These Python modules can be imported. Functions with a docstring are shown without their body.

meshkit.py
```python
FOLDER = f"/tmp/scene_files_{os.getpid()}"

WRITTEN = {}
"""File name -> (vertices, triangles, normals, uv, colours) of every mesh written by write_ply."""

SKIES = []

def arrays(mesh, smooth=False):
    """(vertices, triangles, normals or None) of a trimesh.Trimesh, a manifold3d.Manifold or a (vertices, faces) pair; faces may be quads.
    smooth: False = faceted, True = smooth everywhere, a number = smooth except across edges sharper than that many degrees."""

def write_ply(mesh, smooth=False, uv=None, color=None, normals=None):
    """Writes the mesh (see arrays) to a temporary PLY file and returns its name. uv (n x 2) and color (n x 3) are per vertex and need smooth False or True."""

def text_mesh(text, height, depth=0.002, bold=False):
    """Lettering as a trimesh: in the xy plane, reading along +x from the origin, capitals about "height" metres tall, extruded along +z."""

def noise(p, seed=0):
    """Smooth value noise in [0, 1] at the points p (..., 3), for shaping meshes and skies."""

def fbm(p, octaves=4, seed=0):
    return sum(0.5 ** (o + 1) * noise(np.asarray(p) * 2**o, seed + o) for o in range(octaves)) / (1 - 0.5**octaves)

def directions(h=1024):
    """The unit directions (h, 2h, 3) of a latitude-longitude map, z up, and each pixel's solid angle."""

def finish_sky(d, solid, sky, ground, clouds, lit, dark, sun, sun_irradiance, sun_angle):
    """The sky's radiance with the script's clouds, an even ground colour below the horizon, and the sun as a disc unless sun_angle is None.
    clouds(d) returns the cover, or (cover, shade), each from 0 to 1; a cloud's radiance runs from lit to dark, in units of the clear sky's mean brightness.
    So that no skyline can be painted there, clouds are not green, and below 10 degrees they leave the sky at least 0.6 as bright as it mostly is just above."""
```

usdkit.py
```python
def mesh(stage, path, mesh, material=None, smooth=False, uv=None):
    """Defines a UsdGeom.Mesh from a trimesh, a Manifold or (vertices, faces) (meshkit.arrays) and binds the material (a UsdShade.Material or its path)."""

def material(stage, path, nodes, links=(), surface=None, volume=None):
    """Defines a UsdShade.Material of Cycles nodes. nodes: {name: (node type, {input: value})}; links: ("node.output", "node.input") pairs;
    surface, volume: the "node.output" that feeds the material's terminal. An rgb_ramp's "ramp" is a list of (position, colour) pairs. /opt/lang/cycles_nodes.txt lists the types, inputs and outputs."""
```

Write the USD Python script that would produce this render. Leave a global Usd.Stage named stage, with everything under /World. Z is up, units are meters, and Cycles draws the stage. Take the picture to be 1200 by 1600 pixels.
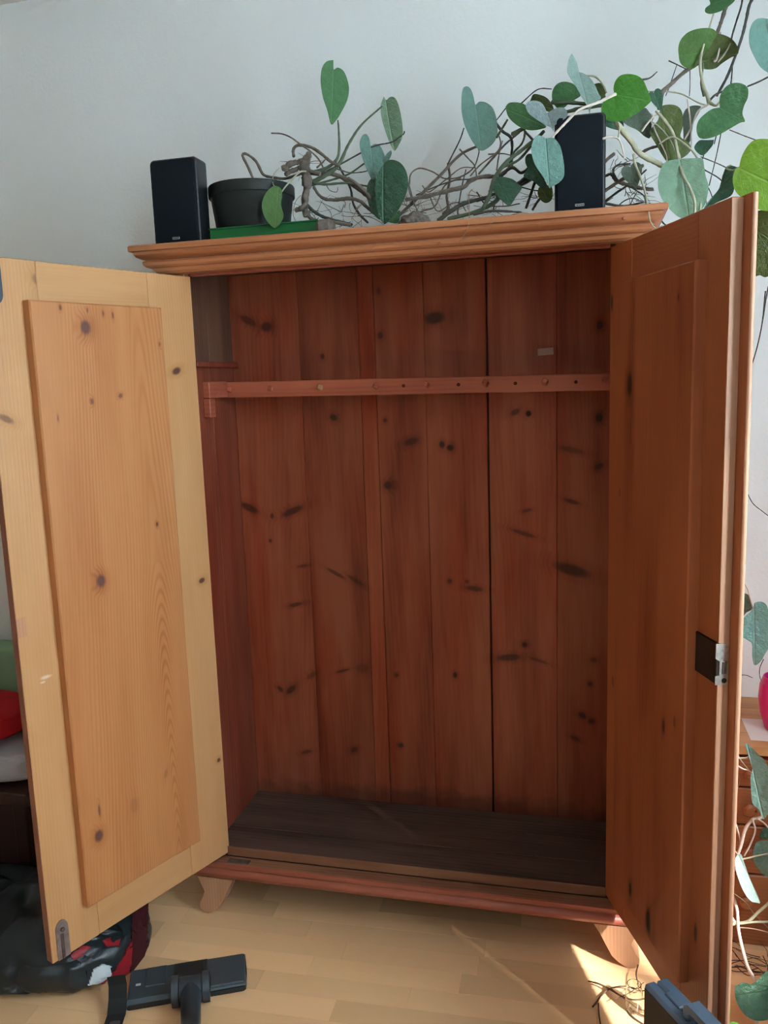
import math, random
import numpy as np
import trimesh
from scipy.spatial import ConvexHull
from pxr import Usd, UsdGeom, UsdLux, UsdShade, Gf, Sdf, Vt
import usdkit, meshkit

random.seed(7)
rng = np.random.default_rng(11)
stage = Usd.Stage.CreateInMemory()
UsdGeom.SetStageUpAxis(stage, UsdGeom.Tokens.z)
UsdGeom.SetStageMetersPerUnit(stage, 1.0)
UsdGeom.Xform.Define(stage, '/World')
UsdGeom.Scope.Define(stage, '/World/Looks')

# ------------------------------------------------------------------ camera
CAM = np.array([0.9698, -1.9471, 1.4534])
YAW, PITCH, ROLL, FPX = -0.2443, -0.1566, -0.0344, 1288.857


def cam_axes():
    cy, sy, cp, sp = math.cos(YAW), math.sin(YAW), math.cos(PITCH), math.sin(PITCH)
    f = np.array([sy * cp, cy * cp, sp]); r = np.array([cy, -sy, 0.0]); u = np.cross(r, f)
    cr, sr = math.cos(ROLL), math.sin(ROLL)
    return cr * r + sr * u, -sr * r + cr * u, f


CR, CU, CF = cam_axes()
cam = UsdGeom.Camera.Define(stage, '/World/camera')
m = np.eye(4); m[0, :3], m[1, :3], m[2, :3], m[3, :3] = CR, CU, -CF, CAM
cam.AddTransformOp().Set(Gf.Matrix4d(m.tolist()))
cam.CreateHorizontalApertureAttr(27.0)
cam.CreateVerticalApertureAttr(36.0)
cam.CreateFocalLengthAttr(27.0 * FPX / 1200.0)
cam.CreateClippingRangeAttr(Gf.Vec2f(0.05, 60))
cam.CreateExposureAttr(0.65)

# ------------------------------------------------------------------ daylight
dome = UsdLux.DomeLight.Define(stage, '/World/sky')
dome.CreateColorAttr(Gf.Vec3f(0.755, 0.93, 1.03))
dome.CreateIntensityAttr(4.0)
sun = UsdLux.DistantLight.Define(stage, '/World/sun')
SUN = np.array([0.85, -0.80, 1.0]); SUN /= np.linalg.norm(SUN)
sun.CreateIntensityAttr(2.6)
sun.CreateNormalizeAttr(True)
sun.CreateColorAttr(Gf.Vec3f(1.0, 0.95, 0.88))
sun.CreateAngleAttr(3.0)
zax = SUN; xax = np.cross([0, 0, 1], zax); xax /= np.linalg.norm(xax); yax = np.cross(zax, xax)
m = np.eye(4); m[0, :3], m[1, :3], m[2, :3] = xax, yax, zax
sun.AddTransformOp().Set(Gf.Matrix4d(m.tolist()))


def at(px, py, y):
    """the point at depth y that the photograph shows at pixel (px, py)"""
    d = CF + CR * (px - 600) / FPX - CU * (py - 800) / FPX
    return CAM + d * (y - CAM[1]) / d[1]


# ------------------------------------------------------------------ helpers
used = {}


def path_for(name, parent):
    base = f'{parent}/{name}'
    n = used.get(base, 0); used[base] = n + 1
    return base if n == 0 else f'{base}_{n:03d}'


def tag(prim, label=None, cat=None, group=None, kind=None):
    for k, v in (('label', label), ('category', cat), ('group', group), ('kind', kind)):
        if v:
            prim.SetCustomDataByKey(k, v)
    return prim


ORIGIN = {'/World': np.zeros(3)}


def thing(name, label, cat, loc=(0, 0, 0), group=None):
    p = path_for(name, '/World')
    x = UsdGeom.Xform.Define(stage, p)
    if np.any(np.asarray(loc)):
        x.AddTranslateOp().Set(Gf.Vec3d(*map(float, loc)))
    ORIGIN[p] = np.asarray(loc, float)
    tag(x.GetPrim(), label, cat, group)
    return p


def sub(name, parent, label=None, matrix=None):
    p = path_for(name, parent)
    x = UsdGeom.Xform.Define(stage, p)
    if matrix is not None:
        x.AddTransformOp().Set(Gf.Matrix4d(np.asarray(matrix, float).tolist()))
        ORIGIN[p] = np.zeros(3)
    else:
        ORIGIN[p] = ORIGIN[parent]
    tag(x.GetPrim(), label)
    return p


def obj(name, mesh, mat, parent='/World', smooth=30, matrix=None, **t):
    """one Mesh prim; vertices are given in world coordinates unless the parent (or matrix) has a frame of its own"""
    p = path_for(name, parent)
    v, f = (mesh.vertices, mesh.faces) if hasattr(mesh, 'vertices') else mesh
    v = np.array(v, float)
    if matrix is None:
        v = v - ORIGIN[parent]
    g = usdkit.mesh(stage, p, trimesh.Trimesh(v, np.asarray(f), process=False), '/World/Looks/' + mat, smooth=smooth)
    if matrix is not None:
        mm = np.array(matrix, float); mm[3, :3] -= ORIGIN[parent]
        g.AddTransformOp().Set(Gf.Matrix4d(mm.tolist()))
    ORIGIN[p] = ORIGIN[parent] if matrix is None else np.zeros(3)
    tag(g.GetPrim(), **t)
    return p


def cat_(*ms):
    return trimesh.util.concatenate([m if hasattr(m, 'vertices') else trimesh.Trimesh(*m, process=False) for m in ms])


def hull(pts):
    h = ConvexHull(np.asarray(pts, float))
    used_ = np.unique(h.simplices)
    remap = {o: i for i, o in enumerate(used_)}
    v = np.asarray(pts, float)[used_]
    f = np.array([[remap[a] for a in s] for s in h.simplices])
    c = v.mean(0)
    n = np.cross(v[f[:, 1]] - v[f[:, 0]], v[f[:, 2]] - v[f[:, 0]])
    flip = ((v[f].mean(1) - c) * n).sum(1) < 0
    f[flip] = f[flip][:, ::-1]
    return trimesh.Trimesh(v, f, process=False)


def box(x0, x1, y0, y1, z0, z1, ch=0.0015):
    lo, hi = np.array([x0, y0, z0], float), np.array([x1, y1, z1], float)
    ch = min(ch, 0.45 * (hi - lo).min())
    pts = []
    for sx in (0, 1):
        for sy in (0, 1):
            for sz in (0, 1):
                c = np.where([sx, sy, sz], hi, lo)
                d = np.where([sx, sy, sz], -ch, ch)
                pts += [c + d * [0, 1, 1], c + d * [1, 0, 1], c + d * [1, 1, 0]]
    return hull(pts)


def extrude(poly, h, axes=((1, 0, 0), (0, 0, 1), (0, 1, 0)), origin=(0, 0, 0), ch=0.0):
    """polygon (a, b) extruded from 0 to h: a, b, h run along the three axes"""
    from shapely.geometry import Polygon
    P = Polygon(poly).buffer(0)
    layers = [(0, P)] if not ch else None
    t = trimesh.creation.extrude_polygon(P, h, engine='earcut')
    A = np.array(axes, float)
    v = t.vertices @ A + np.asarray(origin)
    f = t.faces
    if np.linalg.det(A) < 0:
        f = f[:, ::-1]
    return trimesh.Trimesh(v, f, process=False)


def lathe(profile, n=40, center=(0, 0, 0)):
    pr = np.asarray(profile, float); k = len(pr)
    a = np.linspace(0, 2 * np.pi, n, endpoint=False)
    v = np.stack([np.outer(np.cos(a), pr[:, 0]), np.outer(np.sin(a), pr[:, 0]), np.tile(pr[:, 1], (n, 1))], -1).reshape(-1, 3)
    f = []
    for i in range(n):
        j = (i + 1) % n
        for q in range(k - 1):
            f += [[i * k + q, j * k + q, j * k + q + 1], [i * k + q, j * k + q + 1, i * k + q + 1]]
    return trimesh.Trimesh(v + np.asarray(center), f, process=False)


def catmull(P, per=6):
    P = np.asarray(P, float)
    if len(P) < 3:
        return np.linspace(P[0], P[-1], per + 1)
    Q = np.vstack([2 * P[0] - P[1], P, 2 * P[-1] - P[-2]])
    out = []
    for i in range(1, len(Q) - 2):
        for t in np.linspace(0, 1, per, endpoint=False):
            a, b, c, d = Q[i - 1], Q[i], Q[i + 1], Q[i + 2]
            out.append(0.5 * (2 * b + (c - a) * t + (2 * a - 5 * b + 4 * c - d) * t ** 2 + (3 * b - a - 3 * c + d) * t ** 3))
    out.append(P[-1])
    return np.array(out)


def tube(P, r0, r1=None, sides=7, per=6, wob=0.0, knobs=0.0, seed=0):
    P = catmull(P, per)
    n = len(P)
    r = np.linspace(r0, r0 if r1 is None else r1, n)
    if wob or knobs:
        s = np.random.default_rng(seed)
        r = r * (1 + wob * (s.random(n) - .5))
        if knobs:
            q = np.interp(np.arange(n), np.arange(0, n + 4, 3), s.random(len(np.arange(0, n + 4, 3))) ** 2)
            r = r * (1 + .55 * knobs * (q - .2))
            P = P + s.normal(0, 1, P.shape) * r[:, None] * .12 * knobs
    T = np.gradient(P, axis=0); T /= np.maximum(np.linalg.norm(T, axis=1, keepdims=True), 1e-9)
    u = np.cross(T[0], [0.3, 0.2, 1.0]); u /= np.linalg.norm(u)
    a = np.linspace(0, 2 * np.pi, sides, endpoint=False)
    V = []
    for i in range(n):
        u = u - T[i] * (u @ T[i]); u /= max(np.linalg.norm(u), 1e-9)
        w = np.cross(T[i], u)
        V.append(P[i] + r[i] * (np.outer(np.cos(a), u) + np.outer(np.sin(a), w)))
    V = np.vstack(V + [P[:1] - T[:1] * r[0] * .6, P[-1:] + T[-1:] * r[-1] * .6])
    F = []
    for i in range(n - 1):
        for k in range(sides):
            l = (k + 1) % sides
            F += [[i * sides + k, i * sides + l, (i + 1) * sides + l], [i * sides + k, (i + 1) * sides + l, (i + 1) * sides + k]]
    e = n * sides
    for k in range(sides):
        l = (k + 1) % sides
        F += [[e, l, k], [e + 1, (n - 1) * sides + k, (n - 1) * sides + l]]
    return trimesh.Trimesh(V, F, process=False)


def sweep_profile(path, profile, normals=None, closed_ends=True):
    """path: corners in the xy plane (outward is to the left of travel reversed); profile: closed (p, z) loop, p outward"""
    path = np.asarray(path, float); k = len(profile); n = len(path)
    segs = np.diff(path, axis=0); segs /= np.linalg.norm(segs, axis=1, keepdims=True)
    nor = np.stack([segs[:, 1], -segs[:, 0]], 1)
    V = []
    for i in range(n):
        if i == 0: mit = nor[0]
        elif i == n - 1: mit = nor[-1]
        else:
            s = nor[i - 1] + nor[i]; mit = s / (1 + nor[i - 1] @ nor[i])
        for p, z in profile:
            q = path[i] + mit * p
            V.append([q[0], q[1], z])
    F = []
    for i in range(n - 1):
        for j in range(k):
            l = (j + 1) % k
            F += [[i * k + j, i * k + l, (i + 1) * k + l], [i * k + j, (i + 1) * k + l, (i + 1) * k + j]]
    from shapely.geometry import Polygon
    vv, ff = trimesh.creation.triangulate_polygon(Polygon(profile), engine='earcut')
    order = [int(np.argmin(((np.asarray(profile) - q) ** 2).sum(1))) for q in vv]
    for t in ff:
        t = [order[a] for a in t]
        F.append([t[0], t[1], t[2]]); F.append([(n - 1) * k + a for a in t[::-1]])
    t = trimesh.Trimesh(V, F, process=False)
    trimesh.repair.fix_normals(t)
    return t


# ------------------------------------------------------------------ materials
class G:
    def __init__(s):
        s.nodes, s.links, s.c = {}, [], 0

    def __call__(s, kind, out, **inp):
        s.c += 1; name = f'n{s.c}'
        vals = {}
        for k, v in inp.items():
            if isinstance(v, str) and '.' in v:
                s.links.append((v, f'{name}.{k}'))
            else:
                vals[k] = v
        s.nodes[name] = (kind, vals)
        return f'{name}.{out}'

    def m(s, op, a, b=0.0, c=0.0):
        return s('math', 'value', math_type=op, value1=a, value2=b, value3=c)

    def mr(s, v, a, b, c, d, t='linear', clamp=True):
        return s('map_range', 'result', range_type=t, value=v, from_min=a, from_max=b, to_min=c, to_max=d, clamp=clamp)

    def mix(s, f, a, b, t='mix'):
        return s('mix', 'color', mix_type=t, fac=f, color1=a, color2=b)

    def noise(s, vec, scale=1.0, detail=2.0, rough=0.5, dist=0.0):
        return s('noise_texture', 'fac', dimensions='3D', vector=vec, scale=scale, detail=detail, roughness=rough, distortion=dist)

    def make(s, name, surface):
        usdkit.material(stage, '/World/Looks/' + name, s.nodes, s.links, surface=surface)


def srgb(r, g, b):
    c = np.array([r, g, b]) / 255.0
    return tuple(np.where(c <= .04045, c / 12.92, ((c + .055) / 1.055) ** 2.4))


def plain(name, col, rough=0.5, spec=0.5, metal=0.0, var=0.0, scale=30.0, bump=0.0, bscale=200.0, **kw):
    g = G()
    tc = g('texture_coordinate', 'object')
    c = col
    if var:
        nz = g.noise(tc, scale, 3.0, 0.6)
        c = g.mix(g.mr(nz, .3, .7, 0, 1), tuple(np.array(col) * (1 - var)), tuple(np.minimum(np.array(col) * (1 + var), 1)))
    inp = dict(base_color=c, roughness=rough, specular_ior_level=spec, metallic=metal, **kw)
    if bump:
        inp['normal'] = g('bump', 'normal', height=g.noise(tc, bscale, 3.0, .6), strength=1.0, distance=bump)
    g.make(name, g('principled_bsdf', 'BSDF', **inp))


def wood(name, light, mid, dark, across='x', along='z', depth='y', pitch=.006, d0=.03, taper=.02, a0=0.0, spread=.5,
         warp=.02, gs=.5, fs=.3, ts=.5, var=.15, knots=(), kcol=None, rough=.5, spec=.35, bumpd=.0004, stains=(), hue=None, arch=None):
    g = G()
    tc = g('texture_coordinate', 'object')
    sep = g('separate_xyz', across, vector=tc); base = sep.split('.')[0]
    A, B, D = f'{base}.{across}', f'{base}.{along}', f'{base}.{depth}'
    R = g('object_info', 'random')
    AB = g('combine_xyz', 'vector', x=A, y=B, z=0.0)
    bo = g.m('multiply_add', R, 7.31, B)
    ao = g.m('multiply_add', R, 3.7, A)
    low = g.noise(g('combine_xyz', 'vector', x=g.m('multiply', ao, 5.0), y=g.m('multiply', bo, .7), z=g.m('multiply', D, 5.0)), 1.0, 3.0, .55)
    ring = g.m('subtract', A, a0)
    if spread:
        ring = g.m('multiply_add', g.m('subtract', R, .5), -spread, ring)
    ring = g.m('sqrt', g.m('multiply_add', ring, ring, d0 * d0))
    ring = g.m('multiply_add', bo if not knots else B, taper, ring)
    ring = g.m('multiply_add', low, warp, ring)
    if arch:                 # cathedral figure: rings cut at a slope near the heart of the board, below arch[2]
        da = g.m('divide', g.m('subtract', A, a0), arch[1])
        ga = g.m('exponent', g.m('multiply', g.m('multiply', da, da), -1.0))
        ring = g.m('multiply_add', g.m('multiply', ga, g.m('minimum', g.m('subtract', B, arch[2]), 0.0)), arch[0], ring)
    kmask, halo = None, None
    for k in knots:
        ka, kb, ra, rb = k[:4]; ang = k[4] if len(k) > 4 else 0.0; st = k[5] if len(k) > 5 else 1.0
        q = g('mapping', 'vector', mapping_type='texture', vector=AB, location=(ka, kb, 0), rotation=(0, 0, ang), scale=(ra, rb, 1))
        dd = g('vector_math', 'value', math_type='length', vector1=q)
        mk = g.mr(dd, .55, 1.35, st, 0.0, 'smoothstep')
        hl = g.mr(dd, .8, 3.2, st, 0.0, 'smootherstep')
        kmask = mk if kmask is None else g.m('maximum', kmask, mk)
        halo = hl if halo is None else g.m('maximum', halo, hl)
    if halo:
        ring = g.m('multiply_add', halo, .016, ring)
    s = g.m('sine', g.m('multiply', ring, 2 * math.pi / pitch))
    s = g.m('power', g.mr(s, -1, 1, 0, 1), 2.0)
    amp = g.mr(g.noise(g('combine_xyz', 'vector', x=g.m('multiply', ao, 14.0), y=g.m('multiply', bo, 1.1), z=2.3), 1.0, 2.0), .36, .68, .08, 1.0)
    if arch:
        amp = g.m('maximum', amp, g.m('multiply', ga, g.mr(B, arch[2] + .05, arch[2] - .05, 0.0, .95)))
    s = g.m('multiply', s, amp)
    fine = g.noise(g('combine_xyz', 'vector', x=g.m('multiply', ao, 420.0), y=g.m('multiply', bo, 9.0), z=g.m('multiply', D, 420.0)), 1.0, 2.0)
    tone = g.noise(g('combine_xyz', 'vector', x=g.m('multiply', ao, 16.0), y=g.m('multiply', bo, 1.6), z=g.m('multiply', D, 16.0)), 1.0, 4.0, .6)
    fac = g.m('multiply', s, gs)
    fac = g.m('multiply_add', g.m('subtract', fine, .5), fs, fac)
    fac = g.m('multiply_add', g.m('subtract', tone, .4), ts * 2, fac)
    if halo:
        fac = g.m('multiply_add', halo, .3, fac)
    col = g('rgb_ramp', 'color', fac=g.m('maximum', fac, 0.0), ramp=[(0, light), (.45, mid), (1, dark)])
    vv = g.m('multiply_add', R, 2 * var, 1 - var)
    col = g.mix(1.0, col, g('combine_color', 'color', r=vv, g=vv, b=vv), 'multiply')
    if hue is not None:      # patches of a different stain colour
        hn = g.noise(g('combine_xyz', 'vector', x=g.m('multiply', ao, 7.0), y=g.m('multiply', bo, 1.2), z=4.0), 1.0, 3.0, .6)
        col = g.mix(g.mr(hn, .48, .66, 0, hue[1]), col, hue[0], 'multiply')
    if kmask:
        kc = kcol or tuple(np.array(dark) * .35)
        col = g.mix(kmask, col, kc)
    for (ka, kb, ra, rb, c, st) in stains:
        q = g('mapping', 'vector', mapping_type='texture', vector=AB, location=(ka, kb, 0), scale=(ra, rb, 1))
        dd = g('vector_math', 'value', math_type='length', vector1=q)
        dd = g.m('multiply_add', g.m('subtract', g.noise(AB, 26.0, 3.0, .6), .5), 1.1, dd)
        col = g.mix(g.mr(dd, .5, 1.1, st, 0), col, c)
    nrm = g('bump', 'normal', height=g.m('add', fine, g.m('multiply', s, .5)), strength=.6, distance=bumpd)
    g.make(name, g('principled_bsdf', 'BSDF', base_color=col, roughness=g.mr(fac, 0, 1, rough - .06, rough + .08), specular_ior_level=spec, normal=nrm))


# painted plaster: very slightly uneven
g = G()
pos = g('geometry', 'position')
n1 = g.noise(pos, 1.3, 3.0, .6)
g.make('plaster', g('principled_bsdf', 'BSDF', base_color=g.mix(n1, (.82, .865, .88), (.86, .90, .905)), roughness=.9, specular_ior_level=.2,
                    normal=g('bump', 'normal', height=g.noise(pos, 90.0, 4.0, .6), strength=.35, distance=.002)))
plain('ceiling_paint', (.8, .8, .78), .9, .2)
plain('low_bounce_tan', (.44, .38, .32), .9, .2)  # invented colour for the unseen walls, darkened to cut their bounce light
plain('white_gloss', (.75, .76, .75), .35, .5)

# left door: bare pine, coordinates (s, z) in the door's own frame
DK = [(.318, 1.593, .0125, .016), (.055, 1.497, .014, .0085, -.35), (.508, 1.404, .018, .007, .5, .7), (.336, 1.026, .0115, .015),
      (.021, .956, .0105, .007, -.2), (.402, .430, .0115, .0145), (.006, .450, .006, .006), (.168, 1.131, .0035, .0055), (.318, 1.432, .004, .007, 0, .8),
      (.242, 1.442, .006, .005, -.7, .8), (.408, 1.69, .013, .010, .9, .55), (.395, .49, .003, .016, 0, .8), (.375, 1.633, .003, .006, 0, .9), (.27, 1.625, .0025, .007, 0, .7),
      (.245, 1.622, .0025, .008, 0, .8), (.31, 1.63, .0025, .005, 0, .7), (.12, 1.56, .003, .006, 0, .6), (.405, 1.40, .002, .008, 0, .6), (.20, .50, .005, .012, .3, .35), (.30, .46, .012, .02, 0, .25)]
pl, pm, pd = (.50, .225, .090), (.405, .150, .050), (.21, .060, .018)
wood('pine_panel', pl, pm, pd, across='x', along='z', depth='y', pitch=.0085, d0=.022, taper=.055, a0=.178, spread=0, warp=.05, gs=.36, fs=.2, ts=.45, arch=(.17, .045, 1.04), var=.0,
     knots=DK, kcol=(.125, .050, .042), rough=.42, spec=.4)
wood('pine_frame', (.55, .305, .140), (.465, .228, .088), (.27, .105, .036), across='x', along='z', depth='y', pitch=.008, warp=.015, gs=.22, fs=.16, ts=.35, var=.04,
     knots=DK, kcol=(.11, .045, .03), rough=.45, spec=.35, stains=[(.478, .837, .016, .0055, (.72, .58, .48), .75), (.487, .828, .008, .003, (.72, .6, .5), .6)])
wood('pine_rail', (.55, .305, .140), (.465, .228, .088), (.27, .105, .036), across='z', along='x', depth='y', pitch=.008, warp=.012, gs=.22, fs=.16, ts=.4, var=.04, rough=.45)
# right door: pine in a redder, darker tone than the left door
RK = [(.004, 1.608, .006, .018), (.155, 1.43, .012, .024, 0, 1.0), (.335, .762, .006, .016), (.283, .302, .012, .030), (.190, .315, .007, .016), (.44, .385, .006, .02),
      (.36, 1.585, .003, .006, 0, .8), (.38, .79, .004, .012, 0, .6), (.03, .74, .008, .014, 0, .5), (.11, 1.2, .004, .01, 0, .5)]
rl, rm_, rd = (.38, .118, .046), (.29, .078, .028), (.145, .032, .011)
wood('red_panel', rl, rm_, rd, pitch=.009, d0=.03, taper=.03, a0=.26, spread=0, warp=.05, gs=.18, fs=.2, ts=1.0, var=0, knots=RK, kcol=(.03, .008, .005), rough=.38, spec=.45)
wood('red_frame', (.40, .128, .048), (.315, .086, .029), (.17, .040, .013), pitch=.009, warp=.018, gs=.3, fs=.2, ts=.5, var=.05, knots=RK, kcol=(.03, .008, .005), rough=.38, spec=.45)
wood('red_rail', (.38, .120, .048), (.30, .082, .030), (.155, .038, .013), across='z', along='x', pitch=.009, warp=.015, gs=.3, fs=.2, ts=.5, var=.05, rough=.4)
wood('edge_pale', (.48, .27, .175), (.41, .21, .13), (.29, .125, .07), across='y', along='z', depth='x', pitch=.008, gs=.3, fs=.2, ts=.5, var=0, rough=.5)
wood('edge_red', (.30, .12, .075), (.24, .085, .05), (.13, .04, .025), across='y', along='z', depth='x', pitch=.008, gs=.3, fs=.2, ts=.5, var=0, rough=.5)
# carcass outside: honey-red pine, grain along x
wood('cornice_wood', (.44, .185, .085), (.365, .130, .055), (.22, .066, .026), across='z', along='x', depth='y', pitch=.010, warp=.02, gs=.4, fs=.2, ts=.5, var=0, rough=.38, spec=.45)
wood('carcass_wood', (.46, .20, .085), (.38, .145, .052), (.22, .07, .022), pitch=.010, warp=.02, gs=.4, fs=.2, ts=.5, var=.05, rough=.42)
wood('plinth_wood', (.36, .11, .07), (.29, .075, .045), (.16, .035, .02), across='z', along='x', pitch=.010, warp=.02, gs=.3, fs=.2, ts=.6, var=0, rough=.42)
wood('sill_wood', (.26, .12, .065), (.19, .08, .042), (.085, .032, .02), across='y', along='x', depth='z', pitch=.008, warp=.02, gs=.4, fs=.3, ts=.9, var=.05, rough=.6)
wood('foot_wood', (.52, .29, .17), (.45, .22, .12), (.30, .12, .06), across='x', along='z', pitch=.008, warp=.03, gs=.4, fs=.2, ts=.6, var=.05, rough=.5)
# carcass inside: dark red stained, coordinates (x, z) with the wardrobe's front left corner as origin
BK = [(-.012, 1.095, .032, .011, -.45, .85), (.125, 1.085, .036, .010, .40, .85), (.06, 1.07, .006, .008, 0, .8), (.265, 1.357, .012, .009, -.5), (.418, 1.161, .0125, .012), (.49, 1.285, .022, .010, .3, .8),
      (.416, 1.346, .006, .006, 0, .8), (.577, 1.275, .008, .010), (.60, 1.266, .010, .009), (.565, 1.62, .028, .017, .1, .9), (.075, 1.62, .018, .014, 0, .9), (.02, 1.64, .03, .010, -.5, .7),
      (.25, .90, .032, .006, -.5, .7), (.31, .88, .03, .006, -.55, .6), (.15, .92, .018, .004, .15, .6), (.12, .80, .022, .006, .25, .8), (.09, .53, .020, .009, .75, .9), (.055, .53, .012, .007, -.8, .8),
      (.16, .58, .02, .008, .6, .5), (.26, .60, .022, .004, .3, .8), (.32, .61, .02, .014, 0, .4), (.285, .35, .012, .008, .6, .8), (.13, .33, .018, .006, .3, .6), (.05, .995, .005, .006, 0, .8), (.43, .375, .008, .008), (.425, .595, .006, .006, 0, .8),
      (.66, .865, .025, .008, -.1, .8), (.59, .885, .007, .007, 0, .8), (.64, .885, .006, .006, 0, .7), (.93, .925, .05, .016, -.28, .9), (.80, 1.025, .035, .006, -.3, .7), (.93, 1.255, .035, .008, -.25, .5), (1.0, 1.21, .012, .008, .6, .8),
      (.93, 1.115, .022, .006, -.3, .7), (.78, 1.36, .014, .008, .5, .7), (.815, 1.355, .008, .008), (1.0, 1.34, .010, .012), (.81, 1.09, .014, .005, .2, .6), (.755, .665, .035, .010, .12, .8), (.80, .705, .008, .008), (.84, .66, .03, .005, -.3, .5),
      (.60, .605, .006, .009), (.96, .505, .012, .008, -.6, .9), (.985, .49, .010, .008, 0, .8), (.94, .435, .014, .006, -.4, .7), (.98, .60, .007, .007, 0, .8), (.99, .67, .01, .008, 0, .6), (1.0, 1.58, .008, .012), (.41, 1.58, .008, .010, 0, .8), (.24, 1.53, .006, .008, 0, .8), (.41, 1.70, .006, .01, 0, .5)]
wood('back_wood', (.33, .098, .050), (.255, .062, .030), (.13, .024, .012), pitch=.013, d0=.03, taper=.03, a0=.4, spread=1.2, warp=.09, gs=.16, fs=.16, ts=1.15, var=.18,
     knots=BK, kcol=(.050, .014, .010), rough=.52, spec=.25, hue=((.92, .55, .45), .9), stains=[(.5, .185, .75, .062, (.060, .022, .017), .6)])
wood('side_wood', (.26, .070, .040), (.19, .044, .024), (.12, .022, .012), across='y', along='z', depth='x', pitch=.012, warp=.04, gs=.35, fs=.2, ts=.8, var=.1, rough=.5, hue=((1, .55, .45), .7))
wood('grey_side_wood', (.20, .098, .062), (.14, .064, .040), (.07, .028, .018), across='y', along='z', depth='x', pitch=.012, warp=.04, gs=.35, fs=.2, ts=.8, var=.1, rough=.6)
wood('rail_wood', (.42, .118, .064), (.33, .080, .042), (.17, .036, .019), across='z', along='x', depth='y', pitch=.012, warp=.03, gs=.35, fs=.2, ts=.6, var=.05, rough=.5, spec=.4)
wood('base_wood', (.105, .062, .047), (.062, .036, .028), (.024, .012, .010), across='y', along='x', depth='z', pitch=.014, warp=.05, gs=.3, fs=.3, ts=.9, var=.12, rough=.62, spec=.3)
# beech parquet strips
wood('parquet', (.80, .495, .265), (.745, .43, .21), (.61, .315, .135), across='y', along='x', depth='z', pitch=.013, d0=.03, taper=.01, a0=0, spread=2.0, warp=.03, gs=.10, fs=.2, ts=.3, var=.13, rough=.34, spec=.4, bumpd=.00005)
# low chest on the right
wood('chest_wood', (.56, .29, .12), (.47, .21, .075), (.28, .10, .03), across='y', along='x', depth='z', pitch=.009, warp=.03, gs=.5, fs=.2, ts=.5, var=.06, rough=.4)
wood('chest_front_wood', (.33, .125, .05), (.26, .085, .032), (.15, .042, .014), across='z', along='x', depth='y', pitch=.009, warp=.03, gs=.5, fs=.2, ts=.5, var=.08, rough=.4)
wood('bench_wood', (.05, .022, .018), (.035, .015, .012), (.015, .007, .006), across='z', along='x', depth='y', var=.1)

plain('black_cabinet', (.012, .015, .019), .34, .5, bump=.0003, bscale=900)
plain('black_grille', (.006, .010, .015), .8, .15, bump=.0006, bscale=1500)
plain('badge', (.45, .48, .50), .35, .5, metal=.7)
plain('pot_plastic', (.010, .016, .015), .5, .4, bump=.0004, bscale=300)
plain('soil', (.02, .013, .008), .95, .1, bump=.004, bscale=120)
plain('tray_green', (.003, .14, .035), .4, .5)
plain('iron', (.10, .085, .08), .5, .5, metal=.6, var=.3, scale=60)
plain('dark_iron', (.022, .014, .012), .45, .4, metal=.3, var=.3, scale=80)
plain('steel', (.55, .54, .53), .3, .5, metal=.9, var=.25, scale=120)
plain('bolt_iron', (.20, .15, .14), .42, .5, metal=.1, var=.25, scale=60)
plain('blue_iron', (.035, .05, .07), .4, .5, metal=.3)
plain('paper_tag', (.42, .26, .21), .8, .2)
plain('hole', (.09, .024, .016), .9, .1)
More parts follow.
